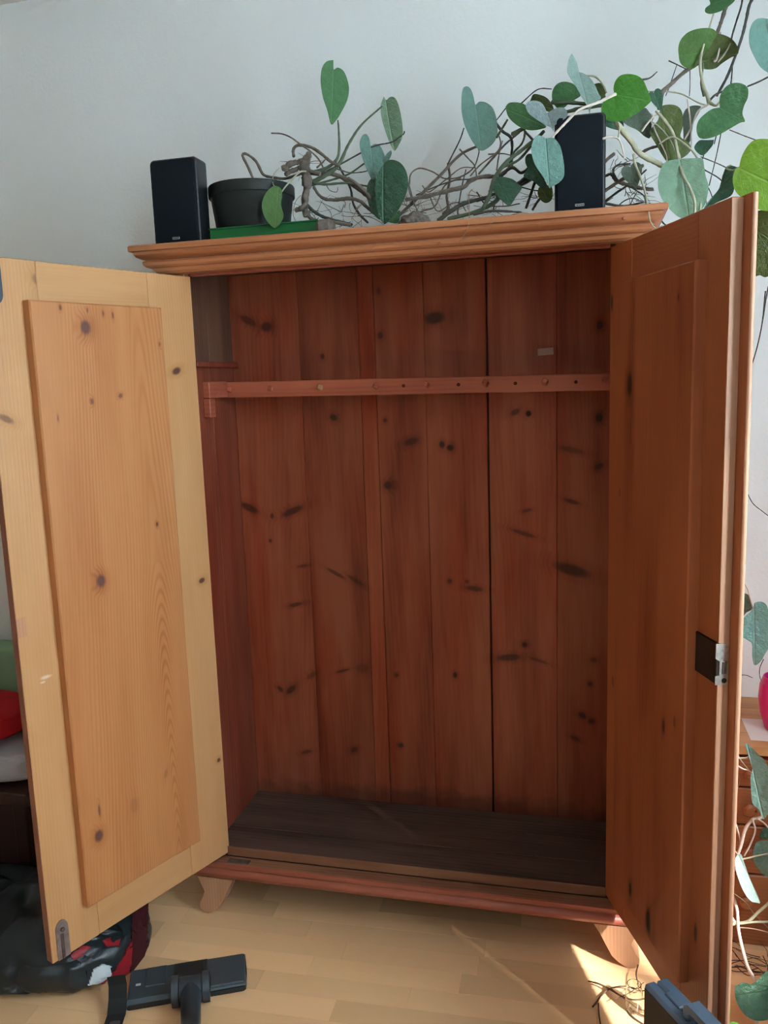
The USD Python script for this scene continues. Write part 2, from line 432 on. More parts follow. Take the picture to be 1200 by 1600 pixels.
plain('vac_plastic', (.040, .058, .070), .36, .45, bump=.0002, bscale=700)
plain('vac_dark', (.012, .017, .021), .4, .45)
plain('vac_elbow', (.020, .035, .045), .3, .5)
plain('vac_label', (.55, .6, .62), .5, .4)
plain('bag_black', (.012, .020, .023), .36, .5, bump=.0015, bscale=40)
plain('bag_red', (.30, .010, .020), .5, .4)
plain('bag_maroon', (.055, .006, .010), .7, .3)
plain('bag_white', (.62, .70, .75), .5, .4)
plain('webbing', (.012, .014, .015), .7, .3)
plain('green_fabric', (.26, .40, .24), .9, .1, bump=.001, bscale=300)
plain('red_fabric', (.48, .012, .016), .8, .2, bump=.001, bscale=300)
plain('grey_fabric', (.48, .48, .52), .85, .2, bump=.001, bscale=300)
plain('white_fabric', (.6, .6, .6), .85, .2)
plain('case_skylit', (.085, .135, .19), .30, .6, bump=.0002, bscale=500)  # blue of the sky on the case top, put into the base colour
plain('case_shaded', (.050, .040, .033), .6, .35, bump=.0003, bscale=400)  # shade of the left face, put into a darker brown
plain('pink_pot', (.62, .015, .22), .3, .5)
plain('white_paper', (.72, .66, .62), .8, .2)
plain('twig', (.10, .062, .042), .8, .2, var=.3, scale=40)
plain('stem_brown', (.165, .140, .118), .75, .25, var=.35, scale=60, bump=.001, bscale=250)
plain('stem_dark', (.075, .078, .068), .65, .3, var=.3, scale=60)
plain('stem_green', (.095, .135, .085), .55, .35, var=.2, scale=40)
plain('stem_pale', (.42, .42, .30), .55, .35, var=.2, scale=40)
plain('root_white', (.62, .54, .48), .6, .3, var=.15, scale=40)
plain('thorn_root', (.30, .21, .14), .7, .3, var=.2, scale=40)


def leaf_mat(name, col, vein, trans, rough=.38, spec=.5, tw=.35):
    """leaf blade in normalised leaf coordinates: x across, y from petiole (0) to tip (1)"""
    g = G()
    tc = g('texture_coordinate', 'object')
    sep = g('separate_xyz', 'x', vector=tc).split('.')[0]
    ax = g.m('absolute', f'{sep}.x')
    mid = g.mr(ax, .004, .022, 1, 0, 'smoothstep')
    # curved side veins
    w = g.m('multiply_add', g.m('multiply', ax, ax), -.5, g.m('multiply_add', ax, -.75, f'{sep}.y'))
    sv = g.m('absolute', g.m('sine', g.m('multiply', w, 17.0)))
    sv = g.mr(sv, .0, .16, .55, 0, 'smoothstep')
    v = g.m('multiply', g.m('maximum', mid, sv), .5)
    nz = g.noise(tc, 5.0, 4.0, .6)
    c = g.mix(g.mr(nz, .3, .7, 0, 1), tuple(np.array(col) * .82), tuple(np.array(col) * 1.15))
    c = g.mix(v, c, vein)
    nrm = g('bump', 'normal', height=g.m('subtract', nz, g.m('multiply', v, .6)), strength=.5, distance=.03)
    p = g('principled_bsdf', 'BSDF', base_color=c, roughness=rough, specular_ior_level=spec, normal=nrm)
    t = g('translucent_bsdf', 'BSDF', color=g.mix(.75, c, trans))
    g.make(name, g('mix_closure', 'closure', fac=tw, closure1=p, closure2=t))


leaf_mat('leaf_green', (.105, .27, .125), (.17, .36, .17), (.22, .55, .12))
leaf_mat('leaf_dark', (.045, .13, .075), (.08, .19, .11), (.07, .22, .06), tw=.2)
leaf_mat('leaf_teal', (.16, .31, .265), (.27, .44, .36), (.25, .5, .32), rough=.30, spec=.7)
leaf_mat('leaf_pale', (.27, .43, .31), (.42, .56, .42), (.40, .65, .36), rough=.42)
leaf_mat('leaf_blue', (.40, .52, .54), (.47, .58, .56), (.4, .55, .45), rough=.35, spec=.7)
leaf_mat('leaf_mist', (.32, .47, .43), (.42, .55, .49), (.42, .6, .5), rough=.35, spec=.6)
leaf_mat('leaf_bright', (.085, .28, .045), (.17, .38, .09), (.28, .75, .06), tw=.45)
leaf_mat('leaf_lime', (.25, .41, .055), (.40, .54, .17), (.55, .85, .08), tw=.5)
leaf_mat('leaf_moss', (.13, .26, .085), (.24, .38, .15), (.30, .55, .1), tw=.4)
leaf_mat('leaf_olive', (.115, .16, .048), (.19, .24, .09), (.24, .34, .06), tw=.35)
leaf_mat('leaf_grey', (.16, .22, .17), (.22, .29, .22), (.25, .35, .22), tw=.35)
leaf_mat('leaf_sheen', (.20, .40, .36), (.34, .53, .46), (.32, .6, .45), rough=.26, spec=.8)  # pale teal base holds the sky glint on glossy blades

# clear jar glass and window pane
g = G(); g.make('jar_glass', g('principled_bsdf', 'BSDF', base_color=(.95, .97, .96), roughness=.03, transmission_weight=1.0, ior=1.45))
g = G()
g.make('window_glass', g('mix_closure', 'closure', fac=.06, closure1=g('transparent_bsdf', 'BSDF'), closure2=g('glossy_bsdf', 'BSDF', color=(1.0, 1.0, 1.0), roughness=0.0)))

# ------------------------------------------------------------------ the room
RX, LX, BY, FY, CZ = 2.02, -2.2, 0.42, -3.6, 2.62           # right, left, back, front wall faces; ceiling
WINS = ((-1.36, -0.64, 0.80, 2.45), (-3.35, -2.62, 1.25, 2.45))   # two window openings in the right wall, second added to light back wall: y0, y1, z0, z1
WT = .16                                                   # wall thickness


def structure(name, mesh, mat, **kw):
    p = obj(name, mesh, mat, **kw)
    tag(stage.GetPrimAtPath(p), kind='structure')
    return p


structure('wall_back', box(LX - WT, RX + WT, BY, BY + WT, -.1, CZ + .1, 0), 'plaster', smooth=False, label='pale blue-white plaster wall behind the wardrobe')
structure('wall_left', box(LX - WT, LX, FY, BY, -.1, CZ + .1, 0), 'low_bounce_tan', smooth=False)
structure('ceiling', box(LX - WT, RX + WT, FY - WT, BY + WT, CZ, CZ + .15, 0), 'ceiling_paint', smooth=False)


structure('wall_front', box(LX - WT, RX + WT, FY - WT, FY, -.1, CZ, 0), 'low_bounce_tan', smooth=False)
(ya0, ya1), (yb0, yb1) = WINS[1][:2], WINS[0][:2]
structure('wall_right', cat_(*[box(RX, RX + WT, a, b, -.1, CZ, 0) for a, b in ((FY, ya0), (ya1, yb0), (yb1, BY))],
                             *[box(RX, RX + WT, w[0], w[1], c, d, 0) for w in WINS for c, d in ((-.1, w[2]), (w[3], CZ))]), 'plaster', smooth=False)
for k, (u0, u1, z0, z1) in enumerate(WINS):
    p = f'/World/window_{k + 1}'  # both out of view; the second is added to brighten the back wall
    UsdGeom.Xform.Define(stage, p); ORIGIN[p] = np.zeros(3)
    tag(stage.GetPrimAtPath(p), kind='structure')
    f0, f1, um = RX + WT * .45, RX + WT * .8, (u0 + u1) / 2
    obj('window_frame', cat_(box(f0, f1, u0, u1, z0, z0 + .05, .004), box(f0, f1, u0, u1, z1 - .05, z1, .004), box(f0, f1, u0, u0 + .05, z0, z1, .004), box(f0, f1, u1 - .05, u1, z0, z1, .004)), 'white_gloss', p)
    obj('mullion', box(f0, f1, um - .03, um + .03, z0, z1, .004), 'white_gloss', p)
    for a, b in ((u0 + .05, um - .03), (um + .03, u1 - .05)):
        obj('pane', box(f0 + .026, f0 + .030, a, b, z0 + .05, z1 - .05, 0), 'window_glass', p, smooth=False)
    obj('window_sill', box(RX - .10, f0, u0 - .05, u1 + .05, z0 - .035, z0, .006), 'white_gloss', p)

# floor: a slab and beech strips as single pieces where the photograph tells them apart
floor = structure('floor', box(LX - .15, RX + .25, FY - .15, BY + .15, -.1, -.012, 0), 'parquet', smooth=False, label='light beech strip parquet floor')
FA = math.radians(1.9); fc, fs_ = math.cos(FA), math.sin(FA)
FM = np.eye(4); FM[0, :2] = fc, fs_; FM[1, :2] = -fs_, fc
rows = np.arange(-3.6 + .0, .5, .068)
r2 = np.random.default_rng(5)
near, far = [], []
JOINTS = {-1: (.36, .80), -2: (.46, 1.02), -3: (.365, -.02), -4: (.635,)}
for ri, yb in enumerate(np.arange(-56, 10)):
    yy = yb * .068 - .012
    x = -2.6 + r2.random() * .5
    while x < 2.5:
        ln = .34 + r2.random() * .22
        b = box(x + .00012, x + ln - .00012, yy + .0001, yy + .068 - .0001, -.012, r2.normal(0, .00005), .0003)
        c = np.array([x + ln / 2, yy + .034])
        w = np.array([c[0] * fc - c[1] * fs_, c[0] * fs_ + c[1] * fc])
        if LX - .3 < w[0] < RX + .3 and FY - .2 < w[1] < BY + .1:
            (near if (-.75 < w[0] < 1.75 and w[1] > -.62) else far).append(b)
        x += ln
for b in near:
    obj('plank', b, 'parquet', floor, smooth=False, matrix=FM)
tag(stage.GetPrimAtPath(obj('planks_beyond', cat_(*far), 'parquet', floor, smooth=False, matrix=FM)), kind='stuff')

# ------------------------------------------------------------------ the wardrobe
W = 1.02
ZT, ZB = 1.729, 0.171
ward = thing('wardrobe', 'old reddish pine wardrobe standing wide open, empty but for a peg rail', 'wardrobe')
XL, XR, YB = -.037, W + .037, .325                    # inner faces of the sides, face of the back boards

# back boards, seen one by one
edges = [XL, .1725, .349, .394, .5345, .7055, .8905, XR]
gap = {.7055: .0045}
for i in range(len(edges) - 1):
    a, b = edges[i], edges[i + 1]
    ga, gb = gap.get(a, .0007), gap.get(b, .0007)
    proud = (.0, .0015, .003, .001, .0025, .0, .002)[i]
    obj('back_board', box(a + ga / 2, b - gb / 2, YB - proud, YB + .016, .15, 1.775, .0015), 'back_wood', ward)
obj('back_batten', box(XL, XR, YB + .017, YB + .03, .3, .4, .001), 'side_wood', ward)
obj('back_cover', box(XL - .02, XR + .02, YB + .017, YB + .022, .15, 1.775, .001), 'bench_wood', ward)
# sides: two boards each side, upper part of the left one unstained above its batten
for s, xi in ((-1, XL), (1, XR)):
    x0, x1 = (xi - .022, xi) if s < 0 else (xi, xi + .022)
    for (ya, yb_) in ((.010, .175), (.1755, YB + .02)):
        if s < 0:
            obj('side_board', box(x0, x1, ya, yb_, .115, 1.515, .001), 'side_wood', ward)
            obj('side_board', box(x0, x1, ya, yb_, 1.5155, 1.778, .001), 'grey_side_wood', ward, label='greyer unstained board at the top of the side')
        else:
            obj('side_board', box(x0, x1, ya, yb_, .115, 1.778, .001), 'side_wood', ward)
# front posts, top rail
obj('front_post', box(-.06, -.013, .010, .034, .115, 1.74, .002), 'carcass_wood', ward)
obj('front_post', box(W + .008, W + .06, .010, .034, .115, 1.74, .002), 'carcass_wood', ward)
obj('top_rail', box(-.0595, W + .0595, -.0155, .032, 1.7405, 1.775, .002), 'cornice_wood', ward)
obj('door_stop', box(.002, W - .002, .012, .030, 1.730, 1.7402, .002), 'plinth_wood', ward)
# cornice with mitred returns
prof = [(.040, 1.798), (.106, 1.798), (.109, 1.7955), (.109, 1.7845), (.107, 1.7835), (.1005, 1.7830), (.0995, 1.7765), (.0960, 1.7715), (.0885, 1.7672), (.0800, 1.7658), (.0795, 1.7640),
        (.0845, 1.7622), (.0862, 1.7580), (.0835, 1.7520), (.0780, 1.7480), (.0695, 1.7466), (.0690, 1.7450), (.0660, 1.7395), (.0585, 1.7345), (.040, 1.7325)]
path = [(0, .345), (0, .024), (W, .024), (W, .345)]
obj('cornice', sweep_profile([(p[0], p[1]) for p in path], prof), 'cornice_wood', ward, smooth=26)
obj('ceiling_board', box(XL, XR, .034, YB, 1.768, 1.7785, .001), 'bench_wood', ward)  # near-black board added so the top of the inside reads as shade
obj('top_board', box(-.0395, W + .0395, -.0155, .345, 1.779, 1.7975, .001), 'cornice_wood', ward)
for (px, py_) in ((975, 341), (686, 381), (583, 384)):
    q = at(px, py_, -.075)
    obj('cornice_plug', trimesh.creation.icosphere(subdivisions=2, radius=.0042).apply_scale([1, .5, .8]).apply_translation(q), 'rail_wood', ward)
# floor of the carcass, sill, plinth moulding
for k, (a, b) in enumerate(((.006, .112), (.1125, .222), (.2225, YB))):
    obj('base_board', box(XL, XR, a, b, .168, .1895 - .0004 * k, .0015), 'base_wood', ward)
obj('base_lip', box(.0, W, .0035, .0058, .164, .1905, .0006), 'sill_wood', ward, label='worn front edge of the base board')
obj('sill', box(-.055, W + .055, -.034, .0032, .145, .1630, .002), 'sill_wood', ward)
obj('strike_plate', box(.012, .075, -.028, -.008, .1625, .1640, .0005), 'iron', ward, label='small iron plate let into the sill')
pprof = [(.0, .1625), (.030, .1625), (.033, .160), (.033, .150), (.029, .1475), (.029, .145), (.034, .142), (.0385, .135), (.0385, .128), (.033, .119), (.026, .115), (.0, .115)]
obj('plinth_moulding', sweep_profile([(-.052, .345), (-.052, -.004), (W + .052, -.004), (W + .052, .345)], pprof), 'plinth_wood', ward, smooth=40)
obj('under_board', box(-.05, W + .05, .0, .34, .1155, .146, .001), 'bench_wood', ward)


def foot_mesh(sx, ox, yf, yb_):
    pts = np.array([(-.078, .1145), (-.070, .095), (-.060, .068), (-.070, .045), (-.080, .030), (-.079, .014), (-.070, .003), (-.058, 0), (-.046, .004), (-.030, .014), (-.014, .030), (.000, .058), (.014, .088), (.030, .1145)])
    P = pts * [sx, 1] + [ox, 0]
    t = extrude(P, yb_ - yf, origin=(0, yf, 0))
    t = t.subdivide_to_size(.02)
    v = t.vertices.copy()
    k = (v[:, 2] / .1145)
    edge = np.clip((v[:, 1] - yf) / .012, 0, 1)
    v[:, 1] += .012 * (1 - edge) * 0 + .006 * (1 - k) * (v[:, 1] < yf + .01)
    return trimesh.Trimesh(v, t.faces, process=False)


obj('foot', foot_mesh(1, 0, -.034, .03), 'foot_wood', ward)
obj('foot', foot_mesh(-1, W, -.034, .03), 'foot_wood', ward)
obj('foot', foot_mesh(1, 0, .28, .34), 'foot_wood', ward)
obj('foot', foot_mesh(-1, W, .28, .34), 'foot_wood', ward)

# peg rail on its two cleats
zr = lambda x: 1.4675 - .0115 * (x + .04) / 1.06
RY0, RY1 = .238, .256
pts = []
for x in (XL + .0005, XR - .0005):
    for y in (RY0, RY1):
        pts += [(x, y, zr(x) - .0435), (x, y, zr(x) - .002 + .0)]
for x in (XL + .001, XR - .001):
    pts += [(x, RY0 + .003, zr(x)), (x, RY1 - .003, zr(x))]
rail = obj('peg_rail', hull(pts), 'rail_wood', ward)
pegs = [-.012, .111, .258, .414, .554, .712, .864, 1.012]
for i, x in enumerate(pegs):
    z = zr(x) - .021
    ln = (.006, .004, .010, .007, .018, .020, .022, .016)[i]
    b = box(-.007, .007, -ln, .004, -.007, .007, .002)
    b.apply_transform(trimesh.transformations.rotation_matrix(.5 if i > 2 else .15, [0, 1, 0])).apply_transform(trimesh.transformations.rotation_matrix(-.25, [1, 0, 0]))
    b.apply_translation([x, RY0, z])
    obj('peg', b, 'rail_wood' if i != 2 else 'foot_wood', rail, label='snapped peg stub' if ln < .011 else 'short square peg')
for x in (.491, .639, .788, .941):
    c = trimesh.creation.cylinder(.0045, .003, sections=14); c.apply_transform(trimesh.transformations.rotation_matrix(math.pi / 2, [1, 0, 0]))
    obj('peg_hole', c.apply_translation([x, RY0 - .0005, zr(x) - .021]), 'hole', rail)
for s, xi in ((1, XL), (-1, XR)):
    a, b = sorted((xi, xi + s * .020))
    obj('rail_cleat', box(a, b, .120, RY0 - .002, 1.425, 1.4695, .002), 'rail_wood', ward)
    obj('rail_cleat', box(a, b - s * .0, .118, .152, 1.373, 1.424, .002), 'rail_wood', ward)
    obj('shelf_batten', box(a, b, .06, YB - .003, 1.5085, 1.5225, .002), 'side_wood', ward)
q = at(852.5, 549.5, .3235)
t = box(-.0205, .0205, -.0008, .0008, -.0095, .0095, .0003)
t.apply_transform(trimesh.transformations.rotation_matrix(-.055, [0, 1, 0])).apply_translation([q[0], .3225, q[2]])
obj('paper_label', t, 'paper_tag', ward, label='small pinkish paper label stuck to the back boards')

# doors: own frame, x = s from the hinge, y = t towards the outside, z up
T = .022


def door(side):
    if side == 'left':
        a = 1.1758; d = np.array([-math.cos(a), -math.sin(a), 0]); out = np.array([d[1], -d[0], 0]); o = np.array([0, 0, 0.]); wd = .533
        lab = 'left door leaf, bare pale pine inside with a proud panel'
        fr, pn, rl_ = 'pine_frame', 'pine_panel', 'pine_rail'
    else:
        a = 1.2079; d = np.array([math.cos(a), -math.sin(a), 0]); out = np.array([-d[1], d[0], 0]); o = np.array([W, 0, 0.]); wd = .4905
        lab = 'right door leaf, red-brown pine with a rebated edge and lock'
        fr, pn, rl_ = 'red_frame', 'red_panel', 'red_rail'
    M = np.eye(4); M[0, :3], M[1, :3], M[3, :3] = d, out, o
    p = sub('door', ward, lab, M)
    fs0, fs1 = (-.0105, wd) if side == 'left' else (-.005, wd)
    a1, b0 = (.1235, .4095) if side == 'left' else (.108, .385)
    obj('stile', box(fs0, a1, 0, T, ZB, ZT, .0015), fr, p)
    obj('stile', box(b0, fs1, 0, T, ZB, ZT, .0015), fr, p)
    obj('rail', box(a1 + .0003, b0 - .0003, .0004, T, 1.560, ZT - .0005, .0015), rl_, p)
    obj('rail', box(a1 + .0003, b0 - .0003, .0004, T, ZB + .0005, .33, .0015), rl_, p)
    # proud panel lying on the inside of the frame
    if side == 'left':
        s0, s1, zz0, zz1, h = .105, .4455, .2695, 1.6455, .024
    else:
        s0, s1, zz0, zz1, h = .090, .4185, .262, 1.642, .022
    c = .003
    pts = [(x, y, z) for x in (s0, s1) for y in (0, ) for z in (zz0, zz1)]
    pts += [(x, -h + c, z) for x in (s0, s1) for z in (zz0, zz1)]
    pts += [(x, -h, z) for x in (s0 + c, s1 - c) for z in (zz0 + c, zz1 - c)]
    obj('panel', hull(pts), pn, p)
    if side == 'right':
        # moulded cover strip along the closing edge
        prof = [(wd - .03, T), (wd + .020, T), (wd + .0245, T + .002), (wd + .026, T + .005), (wd + .0245, T + .0085), (wd + .018, T + .011), (wd - .03, T + .011)]
        obj('strip_nose', extrude([(wd + .0248, T + .0005), (wd + .0272, T + .0025), (wd + .0276, T + .0055), (wd + .0262, T + .0085), (wd + .0225, T + .0105), (wd + .024, T + .006)], ZT - ZB + .003, axes=((1, 0, 0), (0, 1, 0), (0, 0, 1)), origin=(0, 0, ZB - .0015)), 'edge_pale', p, smooth=60, label='worn pale nose of the cover strip, window light put into its colour')  # paler than the strip: wear, plus the light on this edge put into colour
        obj('cover_strip', extrude(prof, ZT - ZB + .004, axes=((1, 0, 0), (0, 1, 0), (0, 0, 1)), origin=(0, 0, ZB - .002)), fr, p, smooth=45)
        # box lock on the inside, fore-end on the edge
        obj('lock', box(.396, wd + .001, -.0035, .004, .9055, .981, .001), 'dark_iron', p, label='dark iron box lock')
        fe = [(-.0045, .9045), (-.0045, .9205), (.003, .9225), (.003, .9475), (-.0045, .953), (-.0045, .980), (.0195, .979), (.0195, .9045)]
        obj('lock_plate', extrude(fe, .0022, axes=((0, 1, 0), (0, 0, 1), (1, 0, 0)), origin=(wd - .0002, 0, 0)), 'steel', p, label='bright worn steel lock plate on the door edge')
        obj('latch_bolt', box(wd - .001, wd + .0032, .0075, .0165, .924, .947, .001), 'iron', p)
        ring = trimesh.creation.cylinder(.0045, .0015, sections=16); ring.apply_transform(trimesh.transformations.rotation_matrix(math.pi / 2, [0, 1, 0]))
        obj('screw', ring.copy().apply_translation([wd + .0025, .012, .967]), 'steel', p)
        obj('screw', ring.copy().apply_translation([wd + .0025, .012, .912]), 'dark_iron', p)
    else:
        # two sliding bolts at the closing edge
        for zc, up in ((.171, 1), (1.729, -1)):
            w2, hh = .0155, .094
            out_ = [(-w2, 0), (w2, 0)] + [(w2 * math.cos(k), hh - .022 + .022 * math.sin(k)) for k in np.linspace(0, math.pi, 13)]
            P = np.array(out_) * [1, up] + [.5035, zc]
            bp = obj('bolt_plate', extrude(P, .003, axes=((1, 0, 0), (0, 0, 1), (0, -1, 0)), origin=(0, 0.0005, 0)), 'bolt_iron' if up > 0 else 'blue_iron', p)
            zA, zB_ = sorted((zc, zc + up * .062))
            obj('bolt', cat_(box(.5015, .5095, -.0045, -.002, zA, zB_, .001)), 'iron', p)
            kz = zc + up * .072
            obj('bolt_knob', trimesh.creation.icosphere(subdivisions=2, radius=.005).apply_scale([1, .8, 1]).apply_translation([.5035, -.0055, kz]), 'iron', p)
        obj('keep_patch', box(.512, .5325, -.0006, .002, .940, .982, .0004), 'foot_wood', p, label='small let-in wooden patch')
    obj('edge_band', box(wd - .0004, wd + .0006, .0008, T - .0008, ZB + .002, ZT - .002, .0004), 'edge_red' if side == 'left' else 'edge_pale', p)
    # hinges at the hanging edge
    for zh in (.38, 1.52):
        c = trimesh.creation.cylinder(.0055, .09, sections=16)
        obj('hinge', c.apply_translation([.003, .017, zh]), 'iron', p)
    return p


door('left')
door('right')

# ------------------------------------------------------------------ on top of the wardrobe
TOP = 1.798


def speaker(label, x0, x1, zt, yf, dep):
    w, h = x1 - x0, zt - TOP
    c = np.array([(x0 + x1) / 2, yf + dep / 2, TOP])
    t = thing('loudspeaker', label, 'speaker', c, group='loudspeakers on the wardrobe top')
    import shapely.geometry as sg
    def rr(w, h, r):
        return np.array(sg.box(-w / 2 + r, r, w / 2 - r, h - r).buffer(r, quad_segs=5).exterior.coords)[:-1]
    def loft(rings):
        n = len(rings[0][0]); V, F = [], []
        for P, y in rings:
            V += [[a, y, b] for a, b in P]
        for i in range(len(rings) - 1):
            for k in range(n):
                l = (k + 1) % n
                F += [[i * n + k, (i + 1) * n + k, (i + 1) * n + l], [i * n + k, (i + 1) * n + l, i * n + l]]
        for base, flip in ((0, 0), ((len(rings) - 1) * n, 1)):
            for k in range(1, n - 1):
                F.append([base, base + k, base + k + 1] if not flip else [base, base + k + 1, base + k])
        m = trimesh.Trimesh(V, F, process=False); trimesh.repair.fix_normals(m)
        return m
    def ins(P, e):
        cx = np.array([0, h / 2]); return (P - cx) * (1 - 2 * e / np.array([w, h])) + cx
    R = rr(w, h, .011)
    y = -dep / 2
    obj('cabinet', loft([(ins(R, .004), y + .001), (R, y + .006), (R, dep / 2 - .004), (ins(R, .004), dep / 2)]).apply_translation(c), 'black_cabinet', t, smooth=50)
    R2 = ins(rr(w, h, .011), .005)
    obj('grille', loft([(ins(R2, .003), y - .007), (R2, y - .0035), (R2, y + .0008)]).apply_translation(c), 'black_grille', t, smooth=50)
    b = obj('badge', box(-.010, .010, y - .0085, y - .0068, .0245, .0305, .0008).apply_translation(c), 'badge', t)
    for k in range(4):
        xx = -.0065 + k * .0042
        obj('mark', box(xx, xx + .0022, y - .0089, y - .0084, .0262, .0288, .0002).apply_translation(c), 'vac_dark', b)
    return t


SPL = at(232, 249, .02), at(306, 248, .02)
speaker('small black loudspeaker beside the plant pot, at the bare end of the wardrobe top', SPL[0][0] - .003, SPL[1][0] - .002, SPL[0][2] - .001, .025, .058)
SPR = at(866, 180, .02), at(947, 179, .02)
speaker('small black loudspeaker half covered by hanging heart-shaped leaves', SPR[0][0], SPR[1][0], SPR[0][2] - .001, .025, .065)

# green tray and pot
a, b = at(327, 372, .03), at(495, 348, .03)
TRX0, TRX1 = a[0] + .003, b[0]
trp = [(TRX0, .030), (TRX1, .030), (TRX1, .235), (TRX0, .235)]
tr = thing('plant_tray', 'flat green plastic tray under the black plant pot', 'tray', ((TRX0 + TRX1) / 2, .13, TOP))
obj('tray_base', box(TRX0 + .002, TRX1 - .002, .032, .233, TOP, TOP + .004, .001), 'tray_green', tr)
zt_ = TOP + .046
obj('rim', cat_(box(TRX0, TRX1, .030, .034, TOP, zt_, .001), box(TRX0, TRX1, .231, .235, TOP, zt_, .001), box(TRX0, TRX0 + .004, .034, .231, TOP, zt_, .001), box(TRX1 - .004, TRX1, .034, .231, TOP, zt_, .001),
                  box(TRX0 - .003, TRX1 + .003, .027, .034, zt_ - .004, zt_, .001)), 'tray_green', tr)
pc = (at(396, 350, .13)); pc = np.array([pc[0], .13, TOP + .0045])
pz_top = at(396, 281, .05)[2] - pc[2]
rt = (at(459, 290, .13)[0] - at(333, 290, .13)[0]) / 2
pot = thing('plant_pot', 'round black plastic plant pot standing in the green tray', 'pot', pc)
hz = pz_top
rb = rt * .80
prof = [(0, 0), (rb - .003, 0), (rb, .003), (rt * .945, hz - .030), (rt * .95, hz - .027), (rt - .001, hz - .0265), (rt, hz - .024), (rt, hz - .003), (rt - .0015, hz), (rt - .004, hz), (rt - .0055, hz - .003), (rb * .93, .006), (0, .006)]
obj('pot_body', lathe(prof, 48, pc), 'pot_plastic', pot, smooth=40)
sl = lathe([(0, hz - .016), (rt * .4, hz - .013), (rt * .8, hz - .016), (rt - .008, hz - .02), (rt - .012, hz - .05), (0, hz - .05)], 40, pc)
obj('soil', sl, 'soil', pot)

# ------------------------------------------------------------------ philodendron
OUT = np.array([(0, 0), (.035, -.075), (.10, -.135), (.185, -.155), (.275, -.125), (.345, -.05), (.385, .06), (.39, .19), (.36, .34), (.305, .49), (.235, .63), (.155, .77), (.075, .90), (.022, .985), (0, 1.04)])
OUTS = catmull(np.c_[OUT, np.zeros(len(OUT))], 2)[:, :2]


def leaf_verts(fold=.15, curl=.15, cup=0.0, wav=0.0, seed=0, wf=1.0):
    n = len(OUTS); K = 5
    V = []
    for side in (-1, 1):
        for i, (x, y) in enumerate(OUTS):
            ym = np.clip(.06 + .9 * (i / (n - 1)), 0, 1)
            ym = max(0.0, y * .92 + .05) if y > 0 else 0.015 + .03 * (i / n)
            for k in range(K + 1):
                t = k / K
                V.append((side * x * t * wf, ym + (y - ym) * t ** 1.15))
    V = np.array(V)
    x, y = V[:, 0], V[:, 1]
    z = fold * np.abs(x) - curl * (y - .15) * np.abs(y - .15) - cup * x ** 2
    r = np.random.default_rng(seed)
    z += wav * np.sin(6 * y + r.random() * 6) * np.abs(x) * .6 * np.sign(x + 1e-9)
    P = np.c_[x, y, z]
    F = []
    for s in range(2):
        o = s * n * (K + 1)
        for i in range(n - 1):
            for k in range(K):
                a, b, c, d = o + i * (K + 1) + k, o + i * (K + 1) + k + 1, o + (i + 1) * (K + 1) + k + 1, o + (i + 1) * (K + 1) + k
                q = [[a, b, c], [a, c, d]]
                F += q if s else [t[::-1] for t in q]
    m = trimesh.Trimesh(P, F, process=False)
    m.merge_vertices(digits_vertex=5)
    m.update_faces(m.nondegenerate_faces())
    return m


def leaf(parent, base, tip, yb, yt, width, mat, roll=0.0, fold=.15, curl=.12, cup=0.0, wav=.05, wf=None, name='leaf', seed=0):
    """base and tip: pixels of the petiole joint and of the leaf tip, yb and yt their depths; width: pixel width of the blade"""
    A, B = at(*base, yb), at(*tip, yt)
    Y = B - A; L = np.linalg.norm(Y) / 1.04; Y /= np.linalg.norm(Y)
    N = CAM - (A + B) / 2; N -= Y * (N @ Y); N /= np.linalg.norm(N)
    X = np.cross(Y, N)
    c, s = math.cos(roll), math.sin(roll)
    X, N = c * X + s * N, -s * X + c * N
    dist = np.linalg.norm(CAM - (A + B) / 2)
    wm = width * dist / FPX / L / .775        # wanted width over the outline's own
    m_ = leaf_verts(fold, curl, cup, wav, seed)
    v = m_.vertices.copy(); v[:, 0] *= wm
    nn = m_.vertex_normals
    th = .0006 / L
    f = m_.faces
    e = np.sort(np.vstack([f[:, [0, 1]], f[:, [1, 2]], f[:, [2, 0]]]), axis=1)
    de = np.vstack([f[:, [0, 1]], f[:, [1, 2]], f[:, [2, 0]]])
    _, inv, cnt = np.unique(e, axis=0, return_inverse=True, return_counts=True)
    bd = de[cnt[inv.ravel()] == 1]
    n = len(v)
    V = np.vstack([v + nn * th / 2, v - nn * th / 2])
    F = np.vstack([f, f[:, ::-1] + n, np.c_[bd[:, 1], bd[:, 0], bd[:, 0] + n], np.c_[bd[:, 1], bd[:, 0] + n, bd[:, 1] + n]])
    M = np.eye(4); M[0, :3], M[1, :3], M[2, :3], M[3, :3] = X * L, Y * L, N * L, A
    return obj(name, trimesh.Trimesh(V, F, process=False), mat, parent, smooth=True, matrix=M)


def stem(parent, pts, ys, r0, r1=None, mat='stem_brown', name='stem', seed=0, knobs=0.0, wob=.25, sides=7):
    if np.ndim(ys) == 0: ys = [ys] * len(pts)
    if len(ys) != len(pts): ys = np.interp(np.linspace(0, 1, len(pts)), np.linspace(0, 1, len(ys)), ys)
    P = [at(*p, y) for p, y in zip(pts, ys)]
    return obj(name, tube(P, r0, r1, sides=sides, wob=wob, knobs=knobs, seed=seed), mat, parent, smooth=60)


phil = thing('philodendron', 'heart-leaf philodendron sprawling from the black pot along the wardrobe top on bare tangled stems', 'plant', (pc[0], pc[1], TOP + hz))
